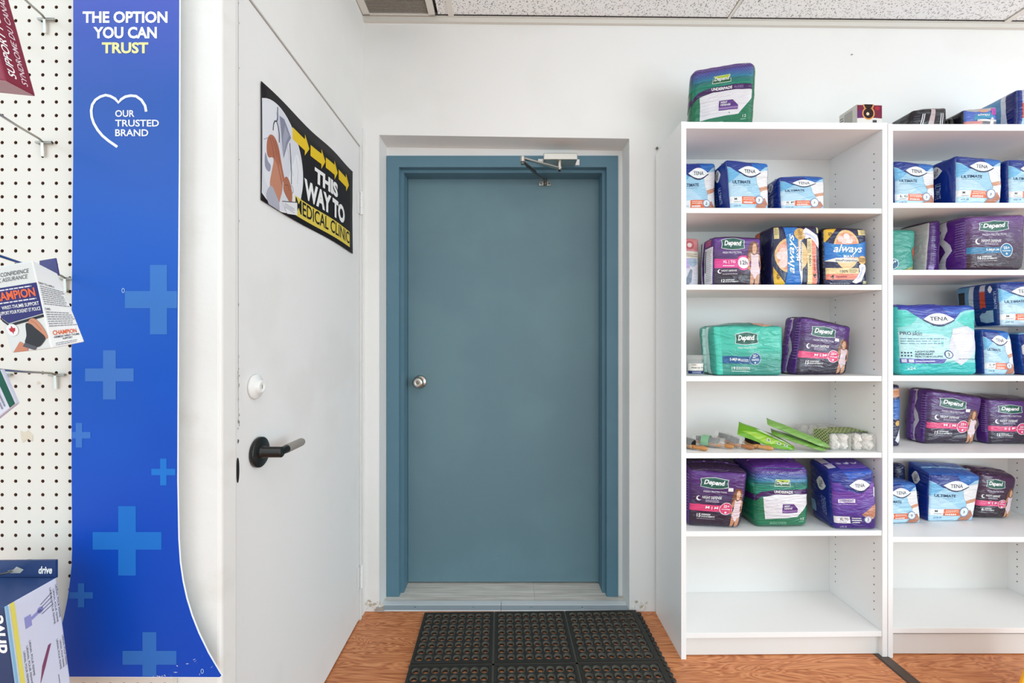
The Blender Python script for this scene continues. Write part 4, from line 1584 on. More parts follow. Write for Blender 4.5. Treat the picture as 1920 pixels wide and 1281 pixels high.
def pack(name, label, cs, cols, arts, group=None, r=.012, bf=.007, bs=.005, bt=.006, amp=.0022, kind='film', cat='package', seal=None, fr=14, parts=None):
    _seed[0] += 1
    pk = Pack(cs, r, bf, bs, bt, amp, _seed[0], fr)
    m = MB()
    pk.body(m, cols, kind)
    for face, A_ in arts:
        A_.put(m, pk.face(face), CUTS)
    base = (pk.c[0] + pk.c[1] + pk.c[4] + pk.c[5]) / 4
    t = thing(name, base, label, cat, group)
    m.build('wrapper', t)
    if seal:
        m = MB()
        side, col = seal
        n_ = 14
        vs = []
        for i in range(n_ + 1):
            u = -1 + 2 * i / n_
            wv = .003 * math.sin(i * 2.1 + _seed[0])
            if side == 'T':
                a, b_, dr = pk.G(u * .93, -.2, 1), Vector((0, wv, 0)), Vector((0, .006, .004 + .0012 * math.sin(i * 1.1 + _seed[0])))
            else:
                a, b_, dr = pk.G(-1, 0, u * .9), Vector((0, wv, 0)), Vector((-.010, .004, 0))
            vs += [a - dr * .2, a + dr + b_]
        vs2 = [v + Vector((.0, .0006, 0)) if side == 'T' else v + Vector((0, .0006, 0)) for v in vs]
        k = len(vs)
        fs = [(2 * i, 2 * i + 2, 2 * i + 3, 2 * i + 1) for i in range(n_)]
        m.add(vs + vs2, fs + [tuple(j + k for j in f[::-1]) for f in fs] + [(2 * i + 1, 2 * i + 3, 2 * i + 3 + k, 2 * i + 1 + k) for i in range(n_)], M(col, 'film'), True)
        m.build('sealed_edge', t)
    return t


def ratio(cs):
    c = [Vector(x) for x in cs]
    return ((c[1] - c[0]).length + (c[2] - c[3]).length) / ((c[3] - c[0]).length + (c[2] - c[1]).length)


e = .0006
TCOL = [LB, DB, DB, '#2b62b8', DB, LB]


def tena(label, cs, size='M', group='light blue absorbent underwear packs', seal=('T', '#3f7fce'), kind='film', **k):
    return pack('underwear_pack', label, cs, TCOL, [('F', art_tena(ratio(cs), size)), ('L', art_tena_side())], group, seal=seal, kind=kind, **k)


def depend(label, cs, group='purple absorbent underwear packs', seal=('L', '#6b3f98'), art=None, cols=None, **k):
    a = art_depend(ratio(cs), **(art or {}))
    return pack('underwear_pack', label, cs, cols or [PD, PU, PD, '#3b2a4c', PD, PD], [('F', a), ('L', art_depend_side())], group, seal=seal, **k)


# -- first bookcase, first compartment
tena('light blue pack half hidden by the left upright, top shelf of the first bookcase', corners(1272, 1342, 305, 305, SA + e, 1.70, 1.70, .12), 'L', seal=None)
tena('tall light blue pack with dark side, middle of three, top shelf, first bookcase', corners(1369, 1442, 299, 306, SA + e, 1.64, 1.645, .11, xlt=1361, xrt=1441), 'M', kind='filmv')
tena('shortest light blue pack, right of three on the top shelf, first bookcase', corners(1464, 1547, 330, 330, SA + e, 1.64, 1.64, .09, xlt=1461, xrt=1546), 'S P', bt=.01)
# -- second compartment
cs = corners(1277, 1310, 446, 448, SB + e, 1.72, 1.72, .12)
A = Art(ratio(cs))
A.rect(0, .74, 1, 1, '#dc8f92', 1)
A.ell(.45, .86, .25, '#c8606c', 2)
A.ell(.45, .86, .13, '#f2dede', 3)
A.rect(0, .60, 1, .72, '#f0ecd2', 1)
A.rect(0, .40, .45, .60, '#c9b8ea', 1)
A.ell(.62, .52, .25, '#a9c2d8', 2)
A.poly([(.3, .05), (.55, .12), (.6, .36), (.5, .38), (.2, .14)], '#8f9ab0', 2)
A.lines(.1, .62, .9, .7, 2, '#b09aa0', 3)
pack('pad_pack', 'narrow white and lilac pad pack with pink top, beside the left upright', cs, ['#eceaf4', '#e4e2ee', '#e4e2ee', '#e0a0a4', '#e4e2ee', '#e4e2ee'], [('F', A)], r=.008, amp=.001)

cs = corners(1337, 1429, 443, 445, SB + e, 1.645, 1.645, .115, xlt=1338, xrt=1427)
A = Art(ratio(cs))
A.rect(0, 0, 1, .25, '#3a3140', 1)
A.grad(0, .25, 1, .97, '#463150', '#6a3b94', 8, 1)
depend_logo(A, .16, .74, .62, .95)
A.text('FRESH PROTECTION', .18, .65, .56, .69, '#e6def0', 3)
A.rect(0, .36, .55, .54, '#e8489a', 2)
A.text('XL | TG', .18, .44, .43, .51, '#ffffff', 4, 0, .02)
A.lines(.18, .385, .42, .42, 1, '#ffffff', 4)
A.ell(.60, .46, .155, '#e8489a', 3)
A.ell(.60, .46, .118, '#f6f2f5', 4)
A.text('12h', .53, .42, .69, .50, '#4a4650', 5, 0, .015)
moon(A, .12, .29, .045, '#ffffff', '#3a3140')
A.text('NIGHT DEFENSE', .15, .285, .46, .32, '#ffffff', 3, .1)
for k in range(9):
    A.ell(.19 + k * .033, .235, .011, '#e6dfe9', 3, n=8)
A.text('12', .16, .07, .23, .13, '#ffffff', 3, 0, .02)
A.text('UNDERWEAR', .24, .105, .42, .13, '#ffffff', 3, .1, .02)
A.text('SOUS-VETEMENTS', .24, .07, .50, .095, '#ffffff', 3, .1, .02)
person_art(A, .64, -.02, .38, .93)
B = Art(.4)
B.poly([(.22, 0), (.12, .5), (.22, 1), (.36, 1), (.28, .5), (.36, 0)], '#e9e4ef', 1)
B.rect(.45, .04, .95, .80, '#f1f0f2', 1)
B.lines(.6, .1, .9, .75, 16, '#b9b6be', 2, .35)
B.rect(.5, .3, .56, .75, '#2b2930', 2)
B.rect(.45, .83, .85, .97, '#a8487a', 1)
pack('underwear_pack', 'purple pack with a white 12h circle, beside the navy pad packs', cs, [PD, '#54297e', PD, '#4a2f5a', PD, PD], [('F', A), ('L', B)], 'purple absorbent underwear packs', seal=('T', '#6b3f98'))


def always(ar, turned=False):
    A = Art(1 / ar if turned else ar)
    A.poly([(0, .82), (.0, .97), (.2, 1), (.32, .99)], '#f3c23a', 2)
    A.poly([(0, .72), (.0, .88), (.2, 1.0), (.32, 1.0)], '#f3c23a', 2.5)
    A.text('NEW', .1, .86, .2, .92, '#4a2a2a', 4, .4, .02)
    A.ell(.5, .62, .30, '#f0c98c', 1.2, .34)
    A.ell(.5, .66, .25, '#eb9c7c', 1.5, .25)
    for k, (x, y) in enumerate(((.36, .80), (.5, .84), (.62, .8), (.45, .76), (.56, .77))):
        A.ell(x, y, .07, ('#f6d9d2', '#f9eae6', '#f2b9a6')[k % 3], 2)
    A.poly([(0, .76), (.25, .71), (.5, .70), (.75, .72), (1, .78), (1, .47), (.7, .49), (.4, .475), (.12, .43), (0, .42)], '#1d74c8', 3)
    A.poly([(.15, .7), (.5, .69), (.85, .71), (.75, .52), (.3, .50)], '#2089cf', 3.4)
    A.text('always', .2, .53, .86, .70, '#ffffff', 5, .35, .012)
    A.text('MAXI', .42, .475, .64, .525, '#ffffff', 5, 0, .01)
    A.poly([(0, .415), (.25, .47), (.5, .475), (.78, .46), (.95, .43), (.6, .40), (.3, .40)], '#f7f3ea', 4)
    A.text('maxProtection', .24, .41, .74, .455, '#2a3050', 5, 0, .01)
    A.ell(.86, .44, .10, '#e0b263', 6)
    A.lines(.78, .40, .94, .48, 3, '#7a5428', 7)
    A.rect(.02, .20, .78, .30, '#f1dba2', 4)
    A.text('100%', .33, .22, .52, .265, '#2a2a38', 5, 0, .01)
    A.lines(.55, .21, .74, .29, 3, '#8a7a58', 5)
    A.rect(.02, .10, .78, .20, '#ee8a72', 4)
    A.text('4', .12, .115, .2, .185, '#2a1c28', 5, 0, .02)
    A.lines(.24, .115, .5, .18, 1, '#b9483e', 5, .5)
    A.poly([(.62, .06), (.72, .03), (.84, .08), (.97, .3), (.93, .36), (.84, .38), (.78, .34), (.8, .24), (.72, .13)], '#f3f2fb', 6)
    A.poly([(.70, .08), (.80, .12), (.9, .32), (.85, .34), (.83, .24), (.76, .14)], '#cfcfee', 7)
    A.rect(.78, .87, .98, .97, '#e9d79a', 3)
    A.lines(.84, .88, .97, .96, 3, '#7a6a3a', 4)
    A.lines(.12, .02, .6, .05, 1, '#d8d8e4', 4)
    A.rect(.88, .02, .98, .08, '#cfc59a', 3)
    if turned:      # the same print, lying on its side (turned a quarter anticlockwise)
        A.sh = [([(1 - y, x) for x, y in vs], fs, mt_, L) for vs, fs, mt_, L in A.sh]
        A.ar = ar
    return A


NV = '#22244e'
cs = corners(1449, 1540, 424, 424, SB + e, 1.64, 1.64, .12, xlt=1447, xrt=1537)
A = always(ratio(cs), True)
B = Art(.4)
B.rect(0, 0, .4, 1, '#e8724a', 1)
B.rect(.0, .1, .3, .3, '#e9dfe4', 2)
pack('pad_pack', 'navy and blue pad pack lying on its side, its script lettering reading upward', cs, [NV, NV, NV, '#1c1a2c', NV, NV], [('F', A), ('L', B)], 'navy pad packs on the second shelf', kind='filmv', r=.014)
cs = corners(1546, 1627, 427, 428, SB + e, 1.64, 1.64, .12, xlt=1543, xrt=1625)
pack('pad_pack', 'navy and blue pad pack standing upright beside the right upright of the first bookcase', cs, [NV, '#16142a', NV, '#1c1a2c', NV, NV], [('F', always(ratio(cs)))], 'navy pad packs on the second shelf', r=.014)

# -- third compartment: jar, teal pack, leaning purple pack
jc = P(1303, 0, 1.66)
jt = thing('storage_jar', (jc.x, jc.y, SC_ + e), 'small clear plastic jar with a white and navy label, beside the teal pack', 'jar')
m = MB()
z0 = SC_ + e
m.lathe((jc.x, jc.y, z0), (0, 0, 1), [(0, 0), (0, .027), (.002, .029), (.058, .029), (.060, .027)], M('#dfe4e2', 'clear'), 36)
m.build('jar_body', jt)
m = MB()
m.lathe((jc.x, jc.y, z0 + .060), (0, 0, 1), [(0, .0305), (.002, .031), (.016, .031), (.018, .029), (.018, 0)], M('#e6e6e2', 'clear'), 36)
m.build('lid', jt)
m = MB()
for za, zb, c_ in ((.018, .046, '#f2efe8'), (.006, .018, '#1d2f6b')):
    pts = []
    for k in range(25):
        t_ = R(-170 + 160 * k / 24)
        pts.append((jc.x + .0294 * math.cos(t_), jc.y + .0294 * math.sin(t_)))
    vs = [(x, y, z0 + za) for x, y in pts] + [(x, y, z0 + zb) for x, y in pts]
    m.add(vs, [(k, k + 1, k + 26, k + 25) for k in range(24)], M(c_, 'print'), True)
A = Art(2, 'print')


def jm(u, v, o):
    t_ = R(-150 + 120 * u)
    return Vector((jc.x + (.0294 + o) * math.cos(t_), jc.y + (.0294 + o) * math.sin(t_), z0 + .004 + .044 * v))


A.text('Color', .1, .78, .4, .92, '#33302c', 2, .3, .0)
A.text('Sheet Lip Tint', .1, .5, .9, .66, '#33302c', 2, .1, .015)
A.lines(.4, .36, .9, .42, 1, '#777268', 2)
A.lines(.15, .1, .7, .25, 2, '#c9d2ea', 2)
A.put(m, jm, [k / 12 for k in range(13)], .0003, .0001)
m.build('label', jt)

cs = corners(1343, 1467, 611, 611, SC_ + e, 1.630, 1.630, .125, xlt=1337, xrt=1469)
TE_, TE2 = '#3fbfa9', '#2f8f84'
A = Art(ratio(cs))
A.rect(0, 0, 1, .2, '#3d9a8c', 1)
A.grad(0, .2, 1, .5, '#3d9a8c', '#43b8a4', 6, 1)
A.rect(0, .5, 1, 1, '#45c4ae', 1)
A.rect(0, 0, .1, 1, '#4fd2bc', 1.3)
depend_logo(A, .3, .63, .62, .85)
A.text('FRESH PROTECTION', .33, .54, .60, .575, '#dff5f0', 3)
A.rect(.1, .24, .56, .39, '#1f5f96', 2)
A.text('S-M|P-M', .21, .28, .355, .35, '#ffffff', 3, 0, .02)
A.lines(.365, .285, .48, .34, 2, '#ffffff', 3)
A.ell(.575, .335, .085, '#cfe6ee', 3)
A.ell(.575, .335, .079, '#1f5f96', 4)
A.text('25+', .54, .36, .61, .42, '#ffffff', 5, 0, .02)
A.lines(.52, .30, .63, .34, 2, '#ffffff', 5)
A.ell(.575, .26, .012, '#ffffff', 5)
A.text('19', .23, .115, .28, .18, '#ffffff', 3, 0, .015)
A.lines(.29, .12, .5, .18, 2, '#ffffff', 3)
A.lines(.23, .08, .5, .1, 1, '#ffffff', 3)
B = Art(.3)
B.poly([(.55, 0), (.48, .5), (.55, 1), (.75, 1), (.7, .5), (.75, 0)], '#d6f2ee', 1)
Tp = Art(1.0)
Tp.poly([(.6, .1), (.72, .0), (.85, .05), (.95, .5), (.7, .7), (.6, .5)], '#d69a80', 1)
Tp.text('Depend', .2, .4, .55, .8, '#d9efe9', 2, .2, .01)
pack('underwear_pack', 'teal underwear pack with blue size band on the middle shelf of the first bookcase', cs, ['#43b8a4', '#3fae9c', TE2, '#3a8d80', TE2, TE2], [('F', A), ('L', B), ('T', Tp)], bt=.014, seal=('L', '#bfeee4'), amp=.003)

cs = corners(1491, 1589, 592, 612, SC_ + e, 1.675, 1.69, .10, xlt=1505, xrt=1597)
depend('purple underwear pack leaning at an angle to the right of the teal pack', cs, amp=.0032, r=.014, art=dict(size='M | M', count='15'))

# -- fifth compartment
cs = corners(1289, 1389, 878, 885, SE + e, 1.650, 1.628, .135, xlt=1293, xrt=1404, backup=.018)
depend('plump purple pack lowest in the first bookcase, against its left upright', cs, seal=('T', '#5a3a7a'), art=dict(size='M | M', count='15'), r=.018, amp=.0035, bf=.010)


def underpads(cs, label, folded=False):
    ar = ratio(cs)
    G1, G2 = '#17704f', '#1f7d5a'
    A = Art(ar)
    A.rect(0, 0, 1, .55, G2, 1)
    A.grad(0, .66, 1, .99, '#1c8a72', '#5c2f8e', 12, 1)
    A.grad(0, .76, 1, .9, '#2b86a4', '#4a55a4', 5, 1.4)
    for r_ in range(7):
        for c_ in range(22):
            A.ell(.03 + c_ * .045 + .022 * (r_ % 2), .80 + r_ * .025, .006, '#8a74c4', 2, n=6)
    A.poly([(.33, .70), (.36, .815), (.6, .815), (.62, .70)], '#cfe0c8', 2)
    A.poly([(.34, .71), (.37, .808), (.59, .808), (.61, .71)], '#17603f', 3)
    A.poly([(.37, .77), (.37, .808), (.59, .808), (.6, .77)], '#b4cc3c', 3.3)
    A.text('Depend', .365, .722, .59, .79, '#ffffff', 5, .25, .02)
    A.poly([(0, .52), (.12, .60), (.35, .645), (.7, .655), (1, .65), (1, .565), (.7, .575), (.35, .565), (.12, .525), (0, .44)], '#431f5e', 4)
    A.text('UNDERPADS', .32, .59, .64, .635, '#ffffff', 6, 0, .03)
    A.text('ALESES', .67, .595, .82, .63, '#9f86bb', 6, 0, .01)
    A.poly([(.14, .52), (.35, .565), (.7, .575), (.97, .565), (.97, .42), (.76, .2), (.15, .16)], '#eeecf2', 3)
    for k in range(6):
        A.line([(.17, .22 + k * .05), (.4, .24 + k * .05), (.62, .22 + k * .052)], .004, '#d4d0dc', 4)
    A.poly([(.45, .27), (.45, .42), (.66, .42), (.75, .33), (.75, .27)], '#5b2f86', 5)
    A.text('NIGHT', .48, .375, .58, .405, '#ffffff', 6, 0, .02)
    A.text('DEFENSE', .48, .335, .63, .365, '#ffffff', 6, 0, .02)
    A.rect(.45, .285, .745, .315, '#9a7ab8', 6)
    A.lines(.24, .07, .55, .12, 2, '#8fd0b0', 3)
    A.text('12', .83, .14, .89, .18, '#d9efe4', 4, 0, .01)
    A.lines(.8, .1, .89, .13, 1, '#8fd0b0', 4)
    B = Art(.4)
    B.grad(0, .66, 1, .99, '#1c8a72', '#5c2f8e', 8, 1)
    B.poly([(0, .4), (0, .5), (1, .55), (1, .45)], '#431f5e', 2)
    return pack('underpad_pack', label, cs, ['#1c8a72', G1, G1, '#5c2f8e', G1, G1], [('F', A), ('L', B)], 'green and purple underpad packs', r=.022, bf=.014, bt=.012, amp=.0035, kind='film', seal=('T', '#6a3f98'))


underpads(corners(1418, 1516, 876, 876, SE + e, 1.634, 1.640, .15, xlt=1412, xrt=1519, backup=.02), 'green and purple underpad pack low in the first bookcase, between two purple packs')
underpads(corners(1293, 1411, 131, 112, 2.022 + e, 1.700, 1.635, .08, xlt=1297, xrt=1418), 'green and purple underpad pack standing on top of the first bookcase')

cs = corners(1563, 1646, 886, 880, SE + e, 1.622, 1.612, .13, xlt=1555, xrt=1641, backup=.02)
A = Art(ratio(cs))
A.rect(0, 0, 1, .22, '#43308f', 1)
A.grad(0, .22, 1, .8, '#56379c', '#8450b4', 8, 1)
A.poly([(0, .8), (0, .68), (.15, .62), (.35, .66), (.5, .75)], '#5b3ba6', 2)
A.poly([(0, 1), (0, .84), (.2, .8), (.35, .68), (.62, .62), (.8, .7), (.95, .86), (1, .92), (1, 1)], '#1a2f8e', 2.5)
A.poly([(.3, 1), (.4, .86), (.6, .9), (.9, .94), (1, .96), (1, 1)], '#1f55c0', 2.8)
A.lens(.62, .75, .24, .105, '#0f1f5a', 3)
A.lens(.62, .77, .235, .095, '#f6f8fb', 4)
A.text('TENA', .50, .74, .72, .80, '#14183a', 5.5, 0, .008)
A.rect(.92, .56, 1, .72, '#d8d6ea', 3)
A.rect(.14, .465, .50, .525, '#efe8f8', 3)
A.text('OVERNIGHT', .17, .475, .47, .515, '#4a2f8c', 4, 0, .02)
A.lines(.15, .43, .55, .45, 1, '#c9b4e6', 3)
A.rect(0, .10, .98, .25, '#3a2a80', 2)
A.rect(0, .12, .38, .235, '#f4f3f8', 3)
A.text('XL TG', .14, .165, .34, .215, '#26223a', 4, 0, .015)
A.lines(.12, .13, .3, .15, 1, '#8a86a0', 4)
A.lines(.42, .12, .62, .23, 3, '#ffffff', 4, .4)
A.poly([(.62, .28), (.78, .35), (.99, .46), (1, .28), (.88, .2), (.8, .18)], '#c98a70', 3)
A.ell(.76, .19, .085, '#9aa8d0', 4)
A.ell(.76, .19, .068, '#e9eef8', 5)
A.text('3', .74, .165, .78, .215, '#2a2f6a', 6, 0, .02)
A.text('x10 10', .13, .04, .28, .075, '#d9d0f0', 4, 0, .01)
B = Art(.3)
B.lens(.62, .72, .2, .12, '#f4f8fb', 2)
B.text('TENA', .55, .65, .69, .79, '#14204a', 3, 0, .01, -90)
B.rect(.05, .15, .3, .35, '#8fb8e0', 2)
B.text('OVERNIGHT', .6, .2, .8, .5, '#8f9fe0', 2, 0, .015, -90)
Tp = Art(1.2)
Tp.rect(.3, .1, .9, .8, '#6a4fb0', 1)
for k in range(3):
    Tp.ell(.4 + k * .17, .4, .06, '#e6e2f2', 2)
Tp.rect(.08, .2, .25, .9, '#d9d4e8', 2)
pack('underwear_pack', 'violet overnight pack with dark blue side, lowest filled shelf of the first bookcase', cs, ['#56379c', '#1c2f8a', '#43308f', '#2c3a9a', '#1c2f8a', '#1c2f8a'], [('F', A), ('L', B), ('T', Tp)], kind='film', seal=('T', '#5a4aa8'), r=.016, amp=.0035)

# -- on top of the first bookcase: small carton with ring pictures
cs = corners(1607, 1654, 195, 196, 2.022 + e, 1.625, 1.628, .085)
A = Art(ratio(cs), 'print')
A.rect(0, .28, 1, .95, '#7a2340', 1)
A.poly([(0, .3), (.5, .34), (1, .3), (1, .24), (0, .24)], '#f2eeea', 2)
A.rect(0, .3, .35, .7, '#6a2a6a', 1.5)
A.ell(.45, .55, .25, '#e8a35c', 3)
A.ell(.45, .55, .20, '#2a1416', 4)
A.ell(.42, .52, .06, '#f4e0c4', 5)
A.ell(.45, .98, .22, '#e8a35c', 3)
A.ell(.45, .98, .17, '#2a1416', 4)
A.ell(.8, .8, .09, '#b8283c', 3, .1)
A.rect(.62, .1, .78, .22, '#4a4650', 3)
B = Art(.9, 'print')
B.rect(.3, .25, .75, .85, '#bdbab4', 1)
B.lines(.05, .3, .25, .8, 4, '#8f8c86', 1)
boxpack('small_carton', cs, ['#efece8', '#e2dfd8', '#efece8', '#efece8', '#efece8', '#efece8'], 'small white carton with dark red picture of rings, on top of the first bookcase', 'carton', [('F', A), ('L', B)])

# -- on top of the second bookcase
cs = corners(1704, 1776, 206, 200, 2.017 + e, 1.66, 1.66, .10, xlt=1712, xrt=1776)
A = Art(ratio(cs))
A.poly([(.42, 0), (.5, 1), (.62, 1), (.58, 0)], '#c9b6b9', 1)
for x in (.22, .27, .74, .80):
    A.poly([(x, 0), (x + .03, 0), (x + .06, .72), (x + .035, .72)], '#e4e4ea', 1)
A.lines(.05, .1, .2, .7, 5, '#4a4a5a', 1)
pack('pad_pack', 'black film pack with thin white stripes, on top of the second bookcase', cs, ['#17151f'] * 6, [('F', A)], r=.010)
cs = corners(1778, 1790, 222, 219, 2.017 + e, 1.67, 1.67, .05)
pack('pad_pack', 'small dark pack squeezed between the black striped pack and the blue pad pack on top', cs, ['#1f2420', '#2a2c28', '#1f2420', '#2c302a', '#1f2420', '#1f2420'], [], r=.008)
cs = corners(1806, 1870, 206, 200, 2.017 + e, 1.64, 1.64, .10, xlt=1806, xrt=1869)
A = Art(ratio(cs))
A.rect(0, 0, 1, 1, '#4f6fc8', 0)
A.rect(0, 0, .5, .3, '#d98a86', 2)
A.rect(.5, 0, 1, .28, '#77737c', 1)
A.poly([(0, 1), (.1, .86), (.3, .78), (.75, .80), (1, .95), (1, 1)], '#b9b6bb', 2)
A.ell(.55, .82, .15, '#d6a58f', 3, .09)
A.poly([(.25, .35), (.3, .62), (.75, .72), (.9, .45), (.5, .38)], '#2f93bf', 2)
A.text('always', .36, .52, .72, .68, '#ffffff', 4, .3, .01)
A.rect(.78, .6, .93, .93, '#c04fb0', 4)
A.poly([(.72, .12), (.84, .16), (.86, .42), (.8, .5), (.75, .4)], '#f4f2f6', 4)
A.rect(.35, .28, .95, .38, '#ece6e2', 3)
pack('pad_pack', 'glossy blue and pink pad pack on top of the second bookcase', cs, ['#4f6fc8', '#15141f', '#4f6fc8', '#9a98a2', '#15141f', '#15141f'], [('F', A)], r=.009)
cs = corners(1907, 1990, 168, 160, 2.017 + e, 1.625, 1.625, .17)
A = Art(ratio(cs))
A.rect(0, 0, .1, 1, '#1d2f86', 1)
A.rect(.1, .5, .5, .95, '#b9bdd6', 1)
A.rect(.1, .2, .5, .6, '#e0583a', 2)
A.lens(.4, .05, .25, .12, '#eef2fa', 3)
B = Art(.9)
for y0, y1, c_ in ((.62, .82, '#1c1c24'), (.42, .6, '#c9cdd8'), (.22, .4, '#d8552f'), (.02, .2, '#17182a')):
    B.rect(.12, y0, .48, y1, c_, 1)
    B.rect(.3, y0 + .07, .42, y0 + .11, '#f0e8e0', 2)
B.poly([(.7, 0), (.72, .5), (.7, 1), (.80, 1), (.80, .5), (.84, 0)], '#e6ebf6', 1)
B.poly([(.84, 0), (.80, .5), (.80, 1), (1, 1), (1, 0)], '#1d2470', 1)
pack('underwear_pack', 'tall pack with light blue side and red panels, on top at the right photo edge', cs, [LB, '#5f9fd2', DB, '#2b62b8', DB, LB], [('F', A), ('L', B)], 'light blue absorbent underwear packs')

# -- second bookcase, first compartment
tena('light blue pack marked L beside the upright, top shelf of the second bookcase', corners(1678, 1753, 301, 307, TA + e, 1.665, 1.665, .11, xlt=1676, xrt=1753), 'L G')
tena('light blue pack with broad dark blue side, top shelf of the second bookcase', corners(1791, 1877, 291, 298, TA + e, 1.63, 1.635, .13, xlt=1792, xrt=1880), 'M', kind='filmv', amp=.003)
tena('light blue pack cut by the right photo edge, top shelf of the second bookcase', corners(1891, 1970, 298, 300, TA + e, 1.63, 1.63, .13, xlt=1890), 'M', seal=None)

# -- second compartment
cs = corners(1668, 1714, 430, 430, TB + e, 1.70, 1.70, .12, xrt=1719)
A = Art(ratio(cs))
A.ell(.08, .22, .22, '#cfe6ee', 2)
A.ell(.08, .22, .19, '#1f5f86', 3)
A.text('25+', .0, .22, .2, .32, '#ffffff', 4, 0, .02)
A.poly([(.2, .0), (.95, .18), (.95, .1), (.6, 0)], '#9aa05a', 2)
A.poly([(.82, .5), (.9, .62), (1, .6), (1, .3), (.9, .3)], '#b9583e', 2)
pack('underwear_pack', 'teal underwear pack half hidden by the upright, second shelf of the second bookcase', cs, ['#3f9f90', '#3f9f90', TE2, '#5b8a80', TE2, TE2], [('F', A)], r=.014)
cs = corners(1736, 1762, 416, 412, TB + e, 1.68, 1.69, .12, xlt=1744, xrt=1764)
A = Art(ratio(cs))
A.lines(.3, .1, .55, .5, 10, '#8f72b0', 2)
A.rect(.1, .03, .45, .14, '#8f72b0', 2)
B = Art(.3)
B.rect(0, 0, 1, 1, '#b9b6b4', 1)
pack('underwear_pack', 'narrow purple pack with grey side, squeezed between teal and large purple packs', cs, ['#4a2570', '#6a4a8a', PD, '#2c1c3c', PD, PD], [('F', A), ('L', B)], 'purple absorbent underwear packs', r=.010)
cs = corners(1811, 1921, 404, 400, TB + e, 1.62, 1.625, .155, xlt=1812, xrt=1925)
A = art_depend(ratio(cs), size='S-M|P-M', count='16', band='#2279a8', big='25+', top='#6a3b86', bot='#3b2638', person=False, sticker=False)
pack('underwear_pack', 'large purple underwear pack with blue size band, second shelf of the second bookcase', cs, ['#4f2c66', '#5b2a88', PD, '#6e5878', PD, PD], [('F', A), ('L', art_depend_side(4))], 'purple absorbent underwear packs', amp=.0035, r=.018, seal=('T', '#b7a6c4'))

# -- third compartment
cs = corners(1688, 1834, 573, 573, TC + e, 1.650, 1.650, .12, xlt=1681, xrt=1830)
A = Art(ratio(cs))
A.rect(0, 0, 1, 1, '#8fdcdc', 0)
A.rect(0, 0, 1, .18, '#2fc0bf', 1)
A.poly([(0, .62), (.5, .58), (.8, .45), (1, .4), (1, .25), (.5, .2), (0, .2)], '#c2ecf0', 1)
A.poly([(0, .93), (0, .68), (.15, .72), (.25, .84), (.12, .92)], '#4fcfc4', 1.5)
A.poly([(1, .92), (1, .66), (.86, .68), (.72, .78), (.82, .88)], '#4fcfc4', 1.5)
A.poly([(0, 1), (0, .94), (.12, .93), (.3, .78), (.5, .70), (.68, .78), (.8, .92), (1, .94), (1, 1)], '#2d3aa8', 2)
A.poly([(.55, 1), (.62, .86), (.75, .88), (.9, .95), (1, 1)], '#2f62c4', 2.4)
A.lens(.49, .78, .2, .09, '#12205a', 3)
A.lens(.49, .80, .195, .083, '#f6f8fb', 4)
A.text('TENA', .38, .77, .60, .83, '#10183a', 5.5, 0, .01)
A.text('PRO', .02, .575, .14, .62, '#1f3b5c', 4, 0, .01)
A.text('skin', .15, .572, .27, .632, '#1f3b5c', 4, .2, .0)
A.lines(.02, .44, .6, .54, 3, '#4f7f96', 3, .3, 3)
A.poly([(.66, .66), (.85, .70), (.97, .62), (.99, .42), (.88, .24), (.75, .14), (.64, .22), (.6, .4)], '#dfe0ee', 2.5)
A.poly([(.70, .6), (.84, .64), (.92, .58), (.93, .44), (.84, .3), (.74, .3), (.68, .45)], '#eceaf4', 3)
for k in range(8):
    A.ell(.03 + (k % 4) * .035, .32 - .045 * (k // 4), .011, '#1f3b5c', 4, n=8)
A.text('NIGHT/SUPER', .18, .325, .42, .35, '#24486a', 4, 0, .02)
A.text('SUPER/NUIT', .18, .29, .40, .315, '#24486a', 4, 0, .02)
A.text('NOCTURNO/SUPER', .18, .255, .52, .28, '#24486a', 4, 0, .02)
A.ell(.59, .30, .055, '#243f7a', 4)
A.ell(.59, .30, .042, '#dff0f4', 5)
A.text('3', .575, .27, .60, .325, '#1c3d63', 6, 0, .02)
A.poly([(0, .17), (0, .235), (.56, .235), (.52, .17)], '#4a44a8', 3)
for x in (.02, .1):
    A.rect(x, .18, x + .06, .225, '#dcdcf2', 4)
A.line([(.18, .2), (.42, .2)], .012, '#dcdcf2', 4)
A.text('x24', .08, .08, .17, .12, '#e6fbfa', 4, 0, .01)
A.lines(.72, .22, 1, .24, 1, '#6a7a8a', 4)
pack('underwear_pack', 'very wide aqua and violet pack on the middle shelf of the second bookcase', cs, ['#8fdcdc', '#3fc4c0', '#3fc4c0', '#2d3aa8', '#3fc4c0', '#3fc4c0'], [('F', A)], bf=.012, amp=.0035, r=.016, seal=('T', '#3a48b4'))
cs = corners(1846, 1907, 618, 622, TC + e, 1.655, 1.655, .11, xlt=1842, xrt=1893)
tena('upright light blue underwear pack under another pack, right of the wide aqua pack', cs, 'S P', seal=None)
cs = corners(1921, 2000, 625, 622, TC + e, 1.660, 1.635, .10, xlt=1911)
A = Art(ratio(cs))
A.lens(.15, .6, .25, .16, '#f4f8fb', 2)
A.poly([(.2, 0), (.4, .4), (1, .5), (1, 0)], LB, 1)
pack('underwear_pack', 'dark blue pack cut by the right photo edge, right of the upright stacked pack', cs, [DB, '#1f50a8', DB, LB, DB, DB], [('F', A)], 'light blue absorbent underwear packs')
zst = P(0, 612, 1.655).z
cs = corners(1875, 1962, 530, 527, zst, 1.640, 1.640, .155, xlt=1871, xrt=1960, zl=zst, zr=zst)
B = Art(1.2)
B.rect(0, 0, .35, 1, '#6fa8d2', 1)
B.rect(.08, .55, .25, .85, '#1a1c28', 2)
B.rect(.35, 0, .46, 1, '#d9e2ee', 1)
B.rect(.46, 0, 1, 1, '#163a86', 1)
